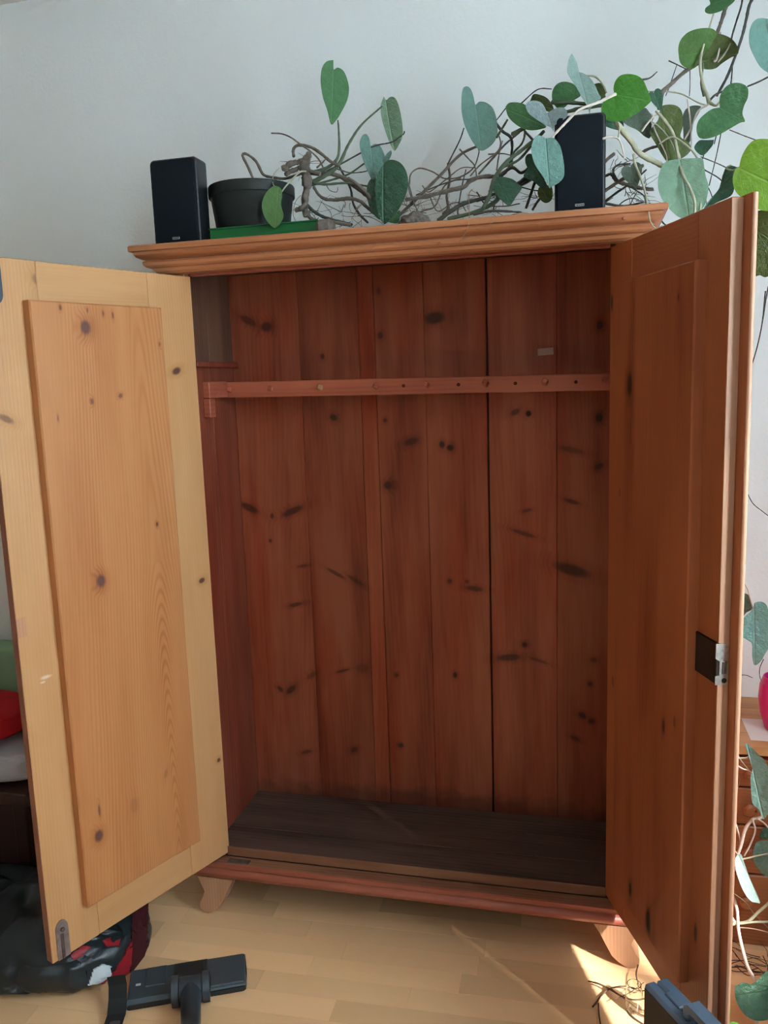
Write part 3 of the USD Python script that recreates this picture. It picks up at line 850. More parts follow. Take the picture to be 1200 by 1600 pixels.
# woody base stems by the pot
ST = [
    ([(400, 290), (388, 262), (379, 243), (386, 241), (400, 252), (411, 272), (425, 277), (445, 279), (462, 274), (480, 268)], [.13, .13, .14], .0032, .0035, 'stem_brown'),
    ([(478, 248), (476, 262), (480, 285), (477, 305), (476, 328), (480, 336)], .10, .0115, .0075, 'stem_brown', 1.2),
    ([(443, 265), (455, 256), (470, 252), (480, 246), (483, 240)], .095, .0075, .006, 'stem_brown', 1.0),
    ([(446, 272), (458, 266), (472, 262), (486, 268), (500, 272)], .10, .006, .0045, 'stem_brown', .8),
    ([(462, 328), (470, 326), (478, 318), (476, 305)], .09, .0052, .006, 'stem_brown', .6),
    ([(480, 335), (488, 343), (500, 347), (520, 347), (548, 352)], [.10, .08, .10], .0055, .004, 'stem_brown', .5),
    ([(478, 318), (490, 330), (508, 340), (530, 346), (550, 351)], [.11, .11, .12], .0042, .0038, 'stem_dark'),
    ([(459, 245), (458, 235), (463, 228), (473, 227), (488, 231), (503, 241), (516, 252), (530, 259)], [.12, .12, .10], .0036, .004, 'stem_brown'),
    ([(424, 208), (440, 209), (455, 215), (470, 226), (486, 237), (498, 249), (506, 264)], .11, .0018, .0022, 'stem_brown'),
    ([(486, 270), (505, 265), (520, 256), (528, 245), (530, 228), (529, 200), (528, 188)], [.11, .11, .12], .005, .0018, 'stem_green'),
    ([(490, 284), (512, 272), (530, 256), (545, 225), (565, 195), (597, 166)], [.11, .11, .13], .006, .0018, 'stem_green'),
    ([(510, 268), (535, 255), (560, 241), (585, 228), (612, 222), (630, 210), (632, 205)], .12, .0022, .0014, 'stem_dark'),
    ([(485, 290), (515, 282), (545, 272), (570, 255), (585, 248)], .12, .003, .0016, 'stem_green'),
    ([(488, 286), (510, 288), (540, 286), (575, 291)], .11, .0036, .0022, 'stem_green'),
    ([(478, 268), (498, 271), (520, 272), (540, 280), (560, 295), (580, 310), (592, 322)], .12, .0055, .0055, 'stem_brown', .4),
    ([(490, 292), (498, 304), (508, 311), (525, 312), (545, 310), (562, 314), (575, 325), (590, 336)], .11, .0036, .0042, 'stem_brown', .5),
    ([(530, 260), (538, 275), (548, 296), (552, 318), (562, 335), (575, 348)], .16, .0026, .003, 'stem_dark'),
    ([(544, 278), (566, 294), (572, 302), (578, 310)], .09, .0045, .005, 'stem_brown', .5),
    ([(495, 262), (505, 253), (510, 247)], .10, .0025, .0012, 'stem_brown'),
    ([(505, 272), (520, 263), (533, 266), (548, 270), (570, 268), (578, 264)], .13, .002, .0012, 'stem_brown'),
    ([(508, 285), (515, 297), (526, 300), (528, 292)], .11, .0012, .0008, 'stem_brown'),
    # middle span
    ([(620, 340), (650, 312), (665, 297), (690, 272), (710, 250), (725, 238), (745, 229)], [.16, .15, .14], .0042, .003, 'stem_brown'),
    ([(700, 258), (703, 250), (718, 220), (725, 200)], .15, .002, .0014, 'stem_dark'),
    ([(700, 255), (703, 280), (698, 305), (700, 325), (692, 335)], .17, .003, .0035, 'stem_brown'),
    ([(640, 288), (642, 272), (655, 263), (675, 268), (695, 279), (720, 276), (740, 262), (748, 240), (748, 232)], .18, .002, .0015, 'stem_brown'),
    ([(634, 312), (665, 307), (700, 298), (725, 292), (735, 282), (755, 276), (775, 276)], .10, .0048, .005, 'stem_brown', .4),
    ([(635, 345), (660, 330), (680, 322), (695, 290), (720, 278)], .13, .002, .0018, 'stem_brown'),
    ([(648, 322), (640, 300), (638, 285), (645, 310), (652, 330)], .15, .0016, .0012, 'stem_brown'),
    ([(685, 345), (705, 330), (725, 318), (755, 310), (775, 302)], .11, .005, .0035, 'stem_dark', .4),
    ([(700, 342), (740, 332), (770, 318), (790, 300), (820, 285), (850, 265), (862, 250)], [.12, .13, .13], .0048, .005, 'stem_green'),
    ([(755, 325), (765, 305), (772, 280), (790, 255), (815, 235), (840, 215), (850, 205)], [.08, .09, .11], .0048, .0042, 'stem_green'),
    ([(765, 300), (775, 275), (785, 262), (810, 250), (832, 225), (842, 212)], [.10, .12], .0035, .003, 'stem_green'),
    ([(748, 272), (772, 245), (790, 225), (812, 207)], .16, .0026, .002, 'stem_brown'),
    ([(763, 241), (785, 240), (800, 243)], .14, .0018, .001, 'stem_brown'),
    ([(773, 190), (785, 205), (798, 215), (800, 235), (795, 262), (784, 275)], .16, .0032, .0032, 'stem_dark'),
    ([(776, 215), (785, 200), (793, 187)], .12, .0028, .0022, 'stem_green'),
    ([(780, 275), (800, 262), (815, 270), (830, 255), (835, 225), (820, 205)], .14, .004, .0028, 'stem_dark'),
    ([(735, 275), (750, 258), (776, 238), (782, 225), (780, 213)], .13, .0018, .0014, 'stem_brown'),
    ([(776, 266), (780, 240), (785, 220)], .12, .0018, .0014, 'stem_brown'),
    ([(718, 233), (732, 248), (742, 260), (745, 280)], .14, .0018, .0014, 'stem_brown'),
    ([(800, 262), (802, 240), (815, 225), (820, 210), (818, 195)], .15, .0026, .0026, 'stem_green'),
    ([(805, 290), (830, 272), (850, 262), (862, 255)], .125, .0042, .004, 'stem_dark'),
    ([(822, 325), (830, 302), (836, 285), (845, 278)], .12, .003, .0035, 'stem_dark'),
    ([(832, 328), (840, 315), (850, 305), (862, 300)], .125, .003, .003, 'stem_dark'),
    ([(740, 335), (765, 330), (790, 330), (815, 332)], .09, .0035, .0022, 'stem_dark'),
    ([(650, 305), (680, 292), (710, 282), (735, 280)], .19, .0016, .0014, 'stem_dark'),
    ([(660, 290), (670, 300), (695, 282), (720, 263), (742, 262)], .20, .0014, .0012, 'stem_brown'),
    ([(715, 340), (716, 325), (722, 290), (728, 265)], .17, .0018, .0012, 'stem_dark'),
    ([(745, 300), (760, 320), (790, 322), (812, 318)], .15, .0016, .0012, 'stem_dark'),
    ([(770, 330), (780, 300), (800, 290), (840, 298), (860, 290)], .14, .0018, .0014, 'stem_dark'),
    ([(672, 308), (684, 330), (706, 318), (720, 318), (728, 330)], .12, .0016, .0012, 'stem_brown'),
    ([(814, 163), (795, 165), (778, 185), (760, 205)], .18, .0014, .0012, 'stem_dark'),
    ([(814, 162), (840, 140), (862, 139)], .18, .0016, .0012, 'stem_dark'),
    # strands over the front of the cornice
    ([(738, 296), (733, 303), (733, 325), (733, 345), (729, 360), (718, 378)], [.05, -.03, -.10, -.105], .0009, .0007, 'thorn_root'),
    ([(834, 335), (812, 333), (780, 342), (763, 352)], [-.02, -.07, -.095], .0011, .0007, 'thorn_root'),
    # petioles at the pot
    ([(478, 268), (468, 269), (455, 282), (445, 293), (437, 305)], [.09, .05, .02], .0022, .0018, 'stem_pale'),
    ([(437, 262), (428, 272), (426, 285), (430, 292), (436, 294)], [.10, .06, .03], .0011, .001, 'stem_pale'),
    ([(470, 305), (462, 315), (458, 335), (466, 350), (482, 362)], [.09, .06, .03], .0009, .0006, 'thorn_root'),
    # behind and right of the loudspeaker
    ([(942, 300), (965, 285), (985, 272), (1005, 258)], .12, .004, .0035, 'stem_brown', .4),
    ([(942, 277), (955, 272), (965, 283), (990, 292), (1020, 296)], .14, .0036, .0042, 'stem_brown', .5),
    ([(965, 283), (958, 268), (965, 258), (985, 256)], .13, .0026, .002, 'stem_dark'),
    ([(945, 315), (965, 300), (990, 283), (1010, 265)], .15, .0026, .002, 'stem_dark'),
    ([(946, 318), (975, 322), (1005, 316)], .10, .003, .002, 'stem_dark'),
    ([(963, 192), (985, 220), (1000, 240), (1022, 252), (1040, 262)], .04, .006, .0055, 'stem_pale', .4),
    ([(990, 242), (992, 255), (1000, 275), (1008, 300), (1012, 322), (1016, 345), (1025, 357), (1035, 352)], [.03, -.02, -.09, -.105], .0032, .0009, 'stem_pale'),
    ([(942, 217), (952, 214), (966, 217), (972, 230), (976, 250)], .01, .0026, .0012, 'root_white'),
    ([(966, 217), (968, 200), (966, 192)], .03, .002, .002, 'stem_pale'),
    ([(1003, 205), (1010, 195), (1020, 183), (1018, 178)], .05, .0022, .002, 'root_white'),
    ([(975, 255), (985, 290), (1005, 305), (1010, 325)], .14, .0016, .001, 'stem_dark'),
    ([(960, 240), (948, 250), (940, 262)], .12, .004, .003, 'stem_brown'),
    ([(1000, 240), (1015, 232), (1030, 228)], .10, .0035, .003, 'stem_brown', .4),
    ([(980, 345), (985, 320), (995, 300)], .16, .0016, .001, 'stem_dark'),
    ([(955, 335), (970, 318), (985, 310), (998, 312)], .13, .0016, .001, 'stem_dark'),
    # across the top of the right speaker
    ([(862, 215), (880, 196), (905, 172), (935, 160), (962, 147)], [.0, .0, .02], .0026, .0034, 'root_white'),
    ([(800, 210), (830, 195), (870, 180), (905, 170), (945, 164)], .11, .0048, .004, 'stem_green', .3),
    ([(913, 118), (930, 120), (942, 132), (948, 145)], .08, .0022, .0018, 'stem_pale'),
    ([(862, 160), (890, 160), (925, 162), (945, 150)], .11, .0045, .004, 'stem_green'),
]
for i, s in enumerate(ST):
    stem(phil, s[0], s[1], s[2], s[3], s[4], seed=i, knobs=s[5] if len(s) > 5 else 0.0)
# fine dry rootlets, nobody would count them
r3 = np.random.default_rng(21)
rl = []
for (cx, cy, n, sp, yy) in ((520, 340, 34, 55, .12), (560, 338, 26, 30, .12), (650, 325, 40, 26, .11), (700, 325, 40, 45, .14), (760, 318, 36, 40, .14), (980, 300, 46, 40, .13), (970, 255, 24, 25, .10), (480, 262, 22, 22, .11), (840, 310, 20, 20, .12)):
    for k in range(int(n * .42)):
        p0 = np.array([cx + r3.normal(0, sp * .5), cy + r3.normal(0, sp * .22)])
        a = r3.random() * 6.28
        P = [p0]
        for j in range(3):
            a += r3.normal(0, .35)
            P.append(P[-1] + np.array([math.cos(a), math.sin(a) * .7]) * (7 + r3.random() * sp * .3))
        y = yy + r3.normal(0, .03)
        P3 = [at(q[0], q[1], y + .01 * j) for j, q in enumerate(P)]
        P3 = [np.array([q[0], q[1], max(q[2], TOP + .002)]) for q in P3]
        rl.append(tube(P3, 0.0005 + r3.random() * .0007, .0004, sides=4, per=3))
tag(stage.GetPrimAtPath(obj('rootlets', cat_(*rl), 'stem_brown', phil, smooth=60)), kind='stuff')
# root ball in the middle
rb_ = trimesh.creation.icosphere(subdivisions=4, radius=1.0)
q = at(648, 330, .12)
v = rb_.vertices * [.040, .04, .034]
v = v * (1 + .55 * (meshkit.fbm(rb_.vertices * 3.1 + 7, 4)[:, None] - .5))
v = v + [q[0], .12, TOP + .027]; v[:, 2] = np.maximum(v[:, 2], TOP + .0005)
obj('root_ball', trimesh.Trimesh(v, rb_.faces, process=False), 'stem_brown', phil, smooth=40)
q = at(505, 352, .10)
obj('root_stub', box(TRX1 + .006, TRX1 + .05, -.01, .03, TOP, TOP + .040, .010), 'stem_brown', phil)

def traced_leaf(parent, crop, outline, base, tip, yb, yt, mat, roll=0.0, fold=.12, curl=.10, wav=.04, seed=0):
    """a leaf whose rim is known: its blade lies on a curved sheet through base and tip, turned by roll about the midrib"""
    ox, oy, k = crop
    px = lambda q: (ox + q[0] * k, oy + q[1] * k)
    A, B = at(*px(base), yb), at(*px(tip), yt)
    Y = B - A; L = np.linalg.norm(Y); Y /= L
    N = CAM - (A + B) / 2; N -= Y * (N @ Y); N /= np.linalg.norm(N)
    X = np.cross(Y, N)
    c, s_ = math.cos(roll), math.sin(roll)
    X, N = c * X + s_ * N, -s_ * X + c * N
    rim = []
    for q in outline:
        a, b = px(q)
        d = CF + CR * (a - 600) / FPX - CU * (b - 800) / FPX
        P = CAM + d * (((A - CAM) @ N) / (d @ N)) - A
        rim.append((P @ X / L, P @ Y / L))
    rim = np.array(rim + rim[:1])
    rim = catmull(np.c_[rim, np.zeros(len(rim))], 4)[:-1, :2]
    n, K = len(rim), 6
    ym = np.clip(rim[:, 1] * .9 + .05, .04, .96)
    t = np.linspace(0, 1, K + 1)
    x = rim[:, :1] * t
    y = ym[:, None] + (rim[:, 1] - ym)[:, None] * t ** 1.1
    x, y = x.ravel(), y.ravel()
    r = np.random.default_rng(seed)
    z = fold * np.sqrt(x * x + .0016) - curl * (y - .2) * np.abs(y - .2) + wav * np.sin(7 * y + 6 * r.random()) * x * .8
    V = np.c_[x, y, z]; F = []
    for i in range(n):
        j = (i + 1) % n
        for q in range(K):
            a, b, c_, d = i * (K + 1) + q, i * (K + 1) + q + 1, j * (K + 1) + q + 1, j * (K + 1) + q
            F += [[a, b, c_], [a, c_, d]]
    F = np.array(F)
    # the two blade halves share the midrib: close it with the fan of inner points
    inner = [i * (K + 1) for i in range(n)]
    area = 0.5 * np.sum(rim[:, 0] * np.roll(rim[:, 1], -1) - np.roll(rim[:, 0], -1) * rim[:, 1])
    if area < 0:
        F = F[:, ::-1]
    th = .0006 / L
    rimv = np.array([i * (K + 1) + K for i in range(n)])
    m0 = trimesh.Trimesh(V, F, process=False)
    nn = np.array(m0.vertex_normals); nn[np.linalg.norm(nn, axis=1) < .5] = (0, 0, 1)
    nv = len(V)
    VV = np.vstack([V + nn * th / 2, V - nn * th / 2])
    FF = [F, F[:, ::-1] + nv]
    e = []
    for i in range(n):
        a, b = rimv[i], rimv[(i + 1) % n]
        e += [[b, a, a + nv], [b, a + nv, b + nv]] if area > 0 else [[a, b, b + nv], [a, b + nv, a + nv]]
    M = np.eye(4); M[0, :3], M[1, :3], M[2, :3], M[3, :3] = X * L, Y * L, N * L, A
    return obj('leaf', trimesh.Trimesh(VV, np.vstack(FF + [np.array(e)]), process=False), mat, parent, smooth=50, matrix=M)


C1, C2, C3, C4, C5 = (180, 60, .4), (600, 60, 1 / 3), (880, 0, .275), (1100, 1250, .21875), (1120, 900, .25)
TRP = [
    (C1, [(851, 87), (853, 122), (868, 116), (890, 130), (905, 165), (912, 205), (905, 245), (885, 285), (868, 312), (846, 330), (830, 280), (812, 235), (803, 190), (802, 150), (808, 115), (825, 93)], (853, 124), (847, 330), .13, .10, 'leaf_green', .2, .10),
    (C1, [(1051, 228), (1060, 242), (1075, 232), (1095, 235), (1110, 260), (1120, 300), (1125, 345), (1122, 385), (1105, 415), (1086, 435), (1070, 405), (1055, 360), (1042, 310), (1039, 265)], (1058, 246), (1087, 434), .14, .12, 'leaf_pale', -.35, .2),
    (C1, [(955, 400), (965, 382), (980, 378), (992, 395), (997, 420), (1010, 414), (1030, 420), (1045, 445), (1052, 480), (1035, 520), (1008, 548), (985, 515), (965, 470), (953, 425)], (998, 424), (1009, 548), .12, .10, 'leaf_teal', .3, .15),
    (C1, [(1010, 540), (990, 560), (981, 590), (985, 630), (1000, 670), (1022, 695), (1040, 700), (1030, 640), (1024, 560)], (1016, 545), (1032, 700), .115, .10, 'leaf_dark', .4, .1),
    (C1, [(1040, 505), (1060, 482), (1085, 478), (1115, 490), (1135, 515), (1146, 550), (1145, 590), (1130, 635), (1100, 680), (1060, 715), (1045, 719), (1030, 690), (1020, 640), (1018, 580), (1025, 535)], (1048, 500), (1046, 719), .08, .06, 'leaf_dark', -.25, .16),
    (C1, [(1050, 715), (1075, 708), (1110, 670), (1112, 700), (1100, 722)], (1108, 690), (1052, 716), .12, .12, 'leaf_green', .2, .1),
    (C1, [(1077, 436), (1080, 452), (1070, 475), (1055, 492), (1047, 478), (1060, 452)], (1054, 490), (1077, 438), .12, .11, 'leaf_teal', .3, .3),
    (C1, [(640, 580), (620, 577), (595, 595), (578, 625), (572, 655), (580, 690), (600, 720), (627, 739), (650, 715), (658, 690), (648, 650), (652, 615), (650, 592)], (638, 582), (627, 738), .02, .01, 'leaf_moss', .15, .10),
    (C2, [(363, 260), (370, 240), (388, 233), (405, 245), (418, 275), (427, 312), (445, 300), (475, 305), (505, 330), (520, 370), (528, 415), (530, 450), (520, 480), (495, 505), (460, 519), (430, 500), (400, 460), (375, 405), (362, 350), (360, 300)], (428, 316), (458, 519), .13, .10, 'leaf_teal', .3, .15),
    (C2, [(570, 322), (590, 305), (630, 304), (665, 315), (690, 340), (720, 380), (757, 406), (735, 420), (690, 430), (645, 422), (605, 395), (580, 362)], (572, 330), (756, 407), .10, .07, 'leaf_green', .35, .15),
    (C2, [(680, 310), (690, 285), (705, 263), (740, 268), (770, 285), (792, 322), (780, 345), (740, 330), (705, 318)], (685, 312), (790, 325), .14, .12, 'leaf_olive', .3, .1),
    (C2, [(765, 352), (745, 312), (715, 305), (685, 315), (672, 335), (680, 360), (710, 385), (750, 405), (780, 415), (793, 431), (798, 410), (815, 392), (850, 385), (865, 368), (855, 345), (830, 333), (795, 338)], (766, 355), (793, 430), .04, .02, 'leaf_blue', .0, .25),
    (C2, [(800, 315), (788, 280), (792, 245), (810, 220), (840, 205), (875, 208), (900, 225), (920, 262), (905, 280), (870, 300), (845, 325), (815, 328)], (812, 325), (912, 262), .12, .11, 'leaf_green', .3, .1),
    (C2, [(878, 78), (890, 95), (905, 125), (912, 158), (930, 165), (960, 185), (985, 220), (1005, 265), (1015, 285), (990, 305), (972, 322), (965, 348), (958, 320), (930, 280), (895, 225), (868, 185), (857, 160), (860, 125), (868, 95)], (914, 166), (964, 346), .05, .03, 'leaf_mist', .3, .2),
    (C2, [(985, 215), (1015, 210), (1040, 235), (1035, 268), (1010, 272), (995, 250)], (1034, 264), (988, 218), .10, .09, 'leaf_olive', .3, .1),
    (C2, [(757, 472), (778, 468), (800, 475), (825, 510), (838, 560), (845, 610), (842, 650), (820, 675), (788, 690), (777, 698), (768, 678), (740, 640), (705, 590), (690, 530), (698, 485), (715, 460), (738, 460)], (757, 478), (777, 697), -.01, -.025, 'leaf_sheen', .1, .16),
    (C2, [(520, 650), (545, 650), (600, 665), (635, 690), (646, 705), (620, 740), (590, 779), (565, 770), (530, 740), (510, 710), (505, 680)], (522, 655), (600, 778), .09, .07, 'leaf_dark', .3, .15),
    (C2, [(690, 580), (715, 610), (745, 650), (766, 692), (735, 697), (700, 672), (655, 655), (665, 625)], (688, 585), (764, 691), .10, .09, 'leaf_dark', .3, .15),
    (C2, [(725, 700), (755, 690), (787, 700), (788, 750), (760, 771), (735, 760), (720, 730)], (735, 702), (778, 765), .10, .09, 'leaf_olive', .2, .15),
]
for i, q in enumerate(TRP):
    traced_leaf(phil, *q[:6], q[6], roll=q[7], fold=q[8], seed=i)
TRV = [
    (C3, [(290, 532), (287, 500), (300, 460), (330, 430), (375, 422), (420, 430), (455, 455), (475, 500), (490, 540), (497, 572), (460, 610), (410, 650), (350, 685), (290, 693), (245, 680), (220, 645), (222, 600), (245, 560)], (294, 535), (497, 573), .03, .015, 'leaf_bright', .1, .10),
    (C3, [(340, 690), (410, 650), (460, 612), (490, 640), (512, 665), (500, 700), (490, 780), (460, 775), (420, 740), (370, 715)], (495, 650), (345, 700), .10, .08, 'leaf_grey', .2, .1),
    (C3, [(550, 610), (575, 600), (620, 600), (655, 615), (675, 650), (678, 720), (665, 780), (710, 810), (725, 850), (700, 880), (660, 900), (600, 914), (565, 880), (520, 810), (490, 760), (510, 720), (540, 680)], (560, 640), (610, 912), .09, .07, 'leaf_olive', .25, .12),
    (C3, [(690, 625), (720, 605), (760, 600), (782, 615), (745, 690), (735, 730), (725, 800), (695, 822), (680, 720), (678, 660)], (770, 608), (697, 820), .12, .11, 'leaf_grey', .4, .1),
    (C3, [(890, 612), (890, 565), (905, 525), (940, 490), (985, 478), (1030, 485), (1053, 510), (1050, 560), (1030, 600), (1018, 645), (1031, 686), (1005, 695), (950, 730), (880, 775), (820, 795), (775, 785), (762, 740), (775, 690), (810, 650), (850, 620)], (893, 614), (1030, 686), .05, .03, 'leaf_green', .15, .12),
    (C3, [(855, 795), (850, 820), (830, 850), (797, 881), (765, 865), (745, 835), (770, 800), (820, 797)], (840, 800), (790, 880), .10, .09, 'leaf_dark', .3, .1),
    (C3, [(570, 935), (600, 918), (660, 905), (740, 905), (790, 910), (800, 950), (810, 1010), (825, 1060), (820, 1110), (800, 1170), (750, 1210), (690, 1234), (640, 1215), (580, 1160), (545, 1100), (538, 1040), (550, 980)], (662, 908), (715, 1232), .03, -.02, 'leaf_pale', .1, .12),
    (C3, [(1000, 948), (1015, 890), (1050, 830), (1095, 797), (1170, 795), (1240, 815), (1300, 890), (1325, 990), (1345, 1120), (1270, 1150), (1200, 1185), (1164, 1200), (1110, 1190), (1060, 1150), (1010, 1120), (975, 1080), (963, 1020), (975, 970)], (1002, 955), (1344, 1120), .02, .0, 'leaf_lime', .1, .10),
    (C3, [(1092, 1205), (1130, 1192), (1200, 1205), (1250, 1260), (1280, 1400), (1230, 1510), (1160, 1572), (1120, 1562), (1085, 1555), (1082, 1400), (1085, 1280)], (1088, 1300), (1270, 1420), .05, .04, 'leaf_olive', -.25, .12),
    (C3, [(905, 1000), (930, 950), (985, 953), (978, 985), (963, 1020), (970, 1075), (950, 1120), (870, 1150), (800, 1182), (830, 1135), (880, 1080), (895, 1040)], (970, 970), (803, 1181), .08, .05, 'leaf_dark', -.3, .2),
    (C3, [(660, 330), (655, 270), (670, 220), (710, 180), (770, 158), (840, 160), (867, 188), (850, 230), (830, 270), (800, 300), (770, 350), (740, 387), (690, 382), (665, 355)], (810, 295), (660, 320), .11, .10, 'leaf_moss', .2, .15),
    (C3, [(850, 180), (900, 190), (950, 215), (985, 255), (998, 306), (950, 330), (900, 360), (860, 387), (800, 390), (768, 362), (800, 300), (835, 240)], (790, 345), (998, 307), .14, .15, 'leaf_olive', -.3, .2),
    (C3, [(830, -5), (836, 25), (812, 45), (810, 70), (840, 81), (885, 70), (930, 45), (972, 3), (965, -25), (890, -50), (840, -40)], (838, 22), (975, -20), .17, .14, 'leaf_green', .3, .15),
    (C3, [(1132, 105), (1095, 115), (1065, 150), (1050, 210), (1055, 270), (1085, 330), (1120, 380), (1164, 407), (1210, 420), (1235, 330), (1222, 200), (1180, 120)], (1145, 115), (1195, 420), .08, .07, 'leaf_sheen', .3, .2),
]
LV = [
    ((838, 172), (858, 158), .15, .15, 24, 'leaf_dark', .3, .2, .1),
    ((985, 262), (995, 295), .08, .08, 28, 'leaf_grey', .2, .2, .1),
    ((952, 178), (975, 205), .09, .09, 30, 'leaf_dark', .3, .2, .1),
    ((835, 245), (850, 290), .12, .12, 30, 'leaf_dark', .2, .2, .15),
]
for i, (b, t, yb, yt, w, mt, ro, fo, cu) in enumerate(LV):
    leaf(phil, b, t, yb, yt, w, mt, roll=ro, fold=fo, curl=cu, seed=i)

# second vine, climbing to the right of the loudspeaker up out of the picture
vine = thing('climbing_vine', 'leafy green vine with pale stalks hanging down over the right-hand door from above', 'plant', at(1115, 190, .16))
VS = [
    ([(1186, -15), (1172, 5), (1166, 30), (1160, 55), (1148, 90), (1136, 120), (1120, 150)], [.20, .22, .2], .0035, .003, 'stem_dark'),
    ([(1162, -15), (1158, 10), (1150, 35), (1143, 60), (1140, 85)], .24, .002, .002, 'stem_dark'),
    ([(1142, -5), (1134, 12), (1128, 30), (1122, 48), (1115, 70), (1095, 95), (1070, 112), (1050, 130), (1035, 145), (1030, 170)], [.18, .18, .14, .10], .0038, .0048, 'stem_brown', .3),
    ([(1145, 95), (1142, 130), (1130, 190), (1120, 240), (1108, 290)], .26, .0012, .0012, 'stem_dark'),
    ([(1145, 95), (1140, 140), (1126, 185), (1116, 225)], .28, .0012, .0012, 'stem_dark'),
    ([(1115, 22), (1106, 50), (1098, 75), (1094, 100), (1098, 130), (1105, 150), (1108, 162)], .10, .0018, .0045, 'stem_pale'),
    ([(1108, 162), (1090, 175), (1080, 200), (1066, 225), (1060, 238)], .08, .0022, .0014, 'root_white'),
    ([(1108, 160), (1118, 165), (1126, 158)], .08, .0035, .002, 'stem_pale'),
    ([(1126, 50), (1124, 75), (1120, 92), (1116, 96)], .13, .0014, .0026, 'root_white'),
    ([(1142, 65), (1134, 82), (1122, 97)], .13, .0016, .002, 'stem_pale'),
    ([(1074, 155), (1078, 185), (1080, 215), (1080, 232)], .09, .0018, .0016, 'root_white'),
    ([(1025, 173), (1040, 190), (1052, 210), (1058, 235), (1063, 258)], [.06, .05, .04], .0028, .0042, 'stem_pale'),
    ([(1028, 178), (1018, 185), (1022, 200), (1040, 240), (1042, 255)], .07, .0016, .0014, 'root_white'),
    ([(1018, 190), (1030, 198), (1045, 215), (1055, 235)], .06, .0014, .001, 'stem_pale'),
    ([(1060, 252), (1068, 275), (1080, 298), (1086, 320), (1084, 345)], [.035, -.02, -.03], .003, .0026, 'stem_pale'),
    ([(1030, 225), (1050, 214), (1070, 225), (1085, 240), (1092, 255), (1097, 280), (1095, 310), (1094, 340)], [.05, .03, -.02], .0018, .0024, 'stem_pale'),
    ([(1012, 143), (1040, 143), (1065, 147), (1090, 160), (1105, 165)], .12, .0014, .0018, 'stem_pale'),
    ([(1000, 125), (1015, 122), (1027, 112)], .10, .0026, .001, 'stem_dark'),
    ([(1108, 158), (1118, 148), (1130, 143), (1145, 140)], .13, .0026, .0018, 'stem_dark'),
    ([(1168, 135), (1185, 128), (1205, 118)], .12, .0018, .0018, 'stem_dark'),
    ([(1155, 262), (1145, 266), (1135, 263), (1142, 258)], .05, .0022, .002, 'stem_pale'),
    ([(1095, 245), (1120, 255), (1135, 262)], .14, .0012, .0012, 'stem_brown'),
    ([(1100, 265), (1125, 280), (1140, 300)], .2, .0016, .0012, 'stem_dark'),
    ([(1140, 203), (1165, 213), (1190, 222)], .22, .0012, .0012, 'stem_brown'),
    ([(1045, 95), (1060, 102), (1072, 108)], .12, .0014, .001, 'stem_dark'),
    ([(1058, 100), (1046, 135), (1040, 150)], .16, .001, .001, 'stem_dark'),
    ([(1078, 110), (1078, 135), (1077, 150)], .17, .001, .001, 'stem_dark'),
    ([(1100, 240), (1094, 270), (1110, 300), (1118, 330)], .24, .0014, .001, 'stem_dark'),
    ([(1196, 455), (1190, 510), (1178, 560), (1160, 610)], .3, .0016, .0012, 'stem_dark'),
    ([(1100, 300), (1125, 420), (1118, 560), (1128, 700), (1140, 820), (1152, 880), (1160, 905)], [.20, .22, .2, .16, .12], .0018, .0016, 'stem_pale'),
    ([(1206, 440), (1200, 450), (1190, 510), (1178, 560), (1160, 610), (1140, 660), (1138, 720), (1166, 758)], .3, .0014, .0012, 'stem_dark'),
    ([(1166, 758), (1167, 768), (1176, 786), (1190, 798), (1206, 810)], .3, .0012, .001, 'stem_dark'),
    ([(1030, 340), (1038, 350), (1050, 356), (1060, 352)], .2, .002, .0014, 'stem_dark'),
    ([(1098, 98), (1096, 130), (1100, 150)], .12, .0028, .003, 'stem_green'),
]
for i, s in enumerate(VS):
    stem(vine, s[0], s[1], s[2], s[3], s[4], seed=50 + i, knobs=s[5] if len(s) > 5 else 0.0)
for k, (a_, b_, y_) in enumerate(((1186, -15, .20), (1162, -15, .24), (1142, -5, .18))):
    p_ = at(a_, b_, y_)
    q_ = np.array([1.40, .22, CZ - .012])
    obj('stem', tube([p_, p_ * .6 + q_ * .4 + [.02 - .02 * k, 0, .02], q_], .0032, .003, wob=.2, seed=90 + k), 'stem_dark', vine, smooth=60)
hk = [np.array([1.40, .22, CZ - .0005]), np.array([1.40, .22, CZ - .03]), np.array([1.40, .205, CZ - .042]), np.array([1.40, .192, CZ - .03])]
obj('ceiling_hook', tube(hk, .0022, .0018, sides=8), 'iron', vine, smooth=60)
for i, q in enumerate(TRV):
    traced_leaf(vine, *q[:6], q[6], roll=q[7], fold=q[8], seed=100 + i)
leaf(vine, (1022, 146), (1034, 174), .06, .06, 18, 'leaf_dark', roll=.4, fold=.3, curl=.1, seed=113)

# ------------------------------------------------------------------ low chest, pot and trailing plant on the right
CX0, CX1, CY0, CZT = 1.20, 1.98, .095, .55
chest = thing('wooden_chest', 'low orange-brown wooden chest of drawers against the wall behind the right-hand door', 'chest', ((CX0 + CX1) / 2, .25, 0))
for k in range(4):
    ya = CY0 - .008 + k * .083
    obj('top_board', box(CX0 - .01, CX1, ya, ya + .0825, CZT - .022, CZT + .0003 * (k % 2), .0015), 'chest_wood', chest)
obj('chest_side', box(CX0, CX0 + .02, CY0 + .02, .415, .0, CZT - .0225, .001), 'chest_front_wood', chest)
obj('chest_side', box(CX1 - .02, CX1, CY0 + .02, .415, .0, CZT - .0225, .001), 'chest_front_wood', chest)
obj('chest_back', box(CX0 + .02, CX1 - .02, .395, .41, .02, CZT - .0225, .001), 'chest_front_wood', chest)
zs = [(.075, .205), (.210, .335), (.340, .435), (.44, .515)]
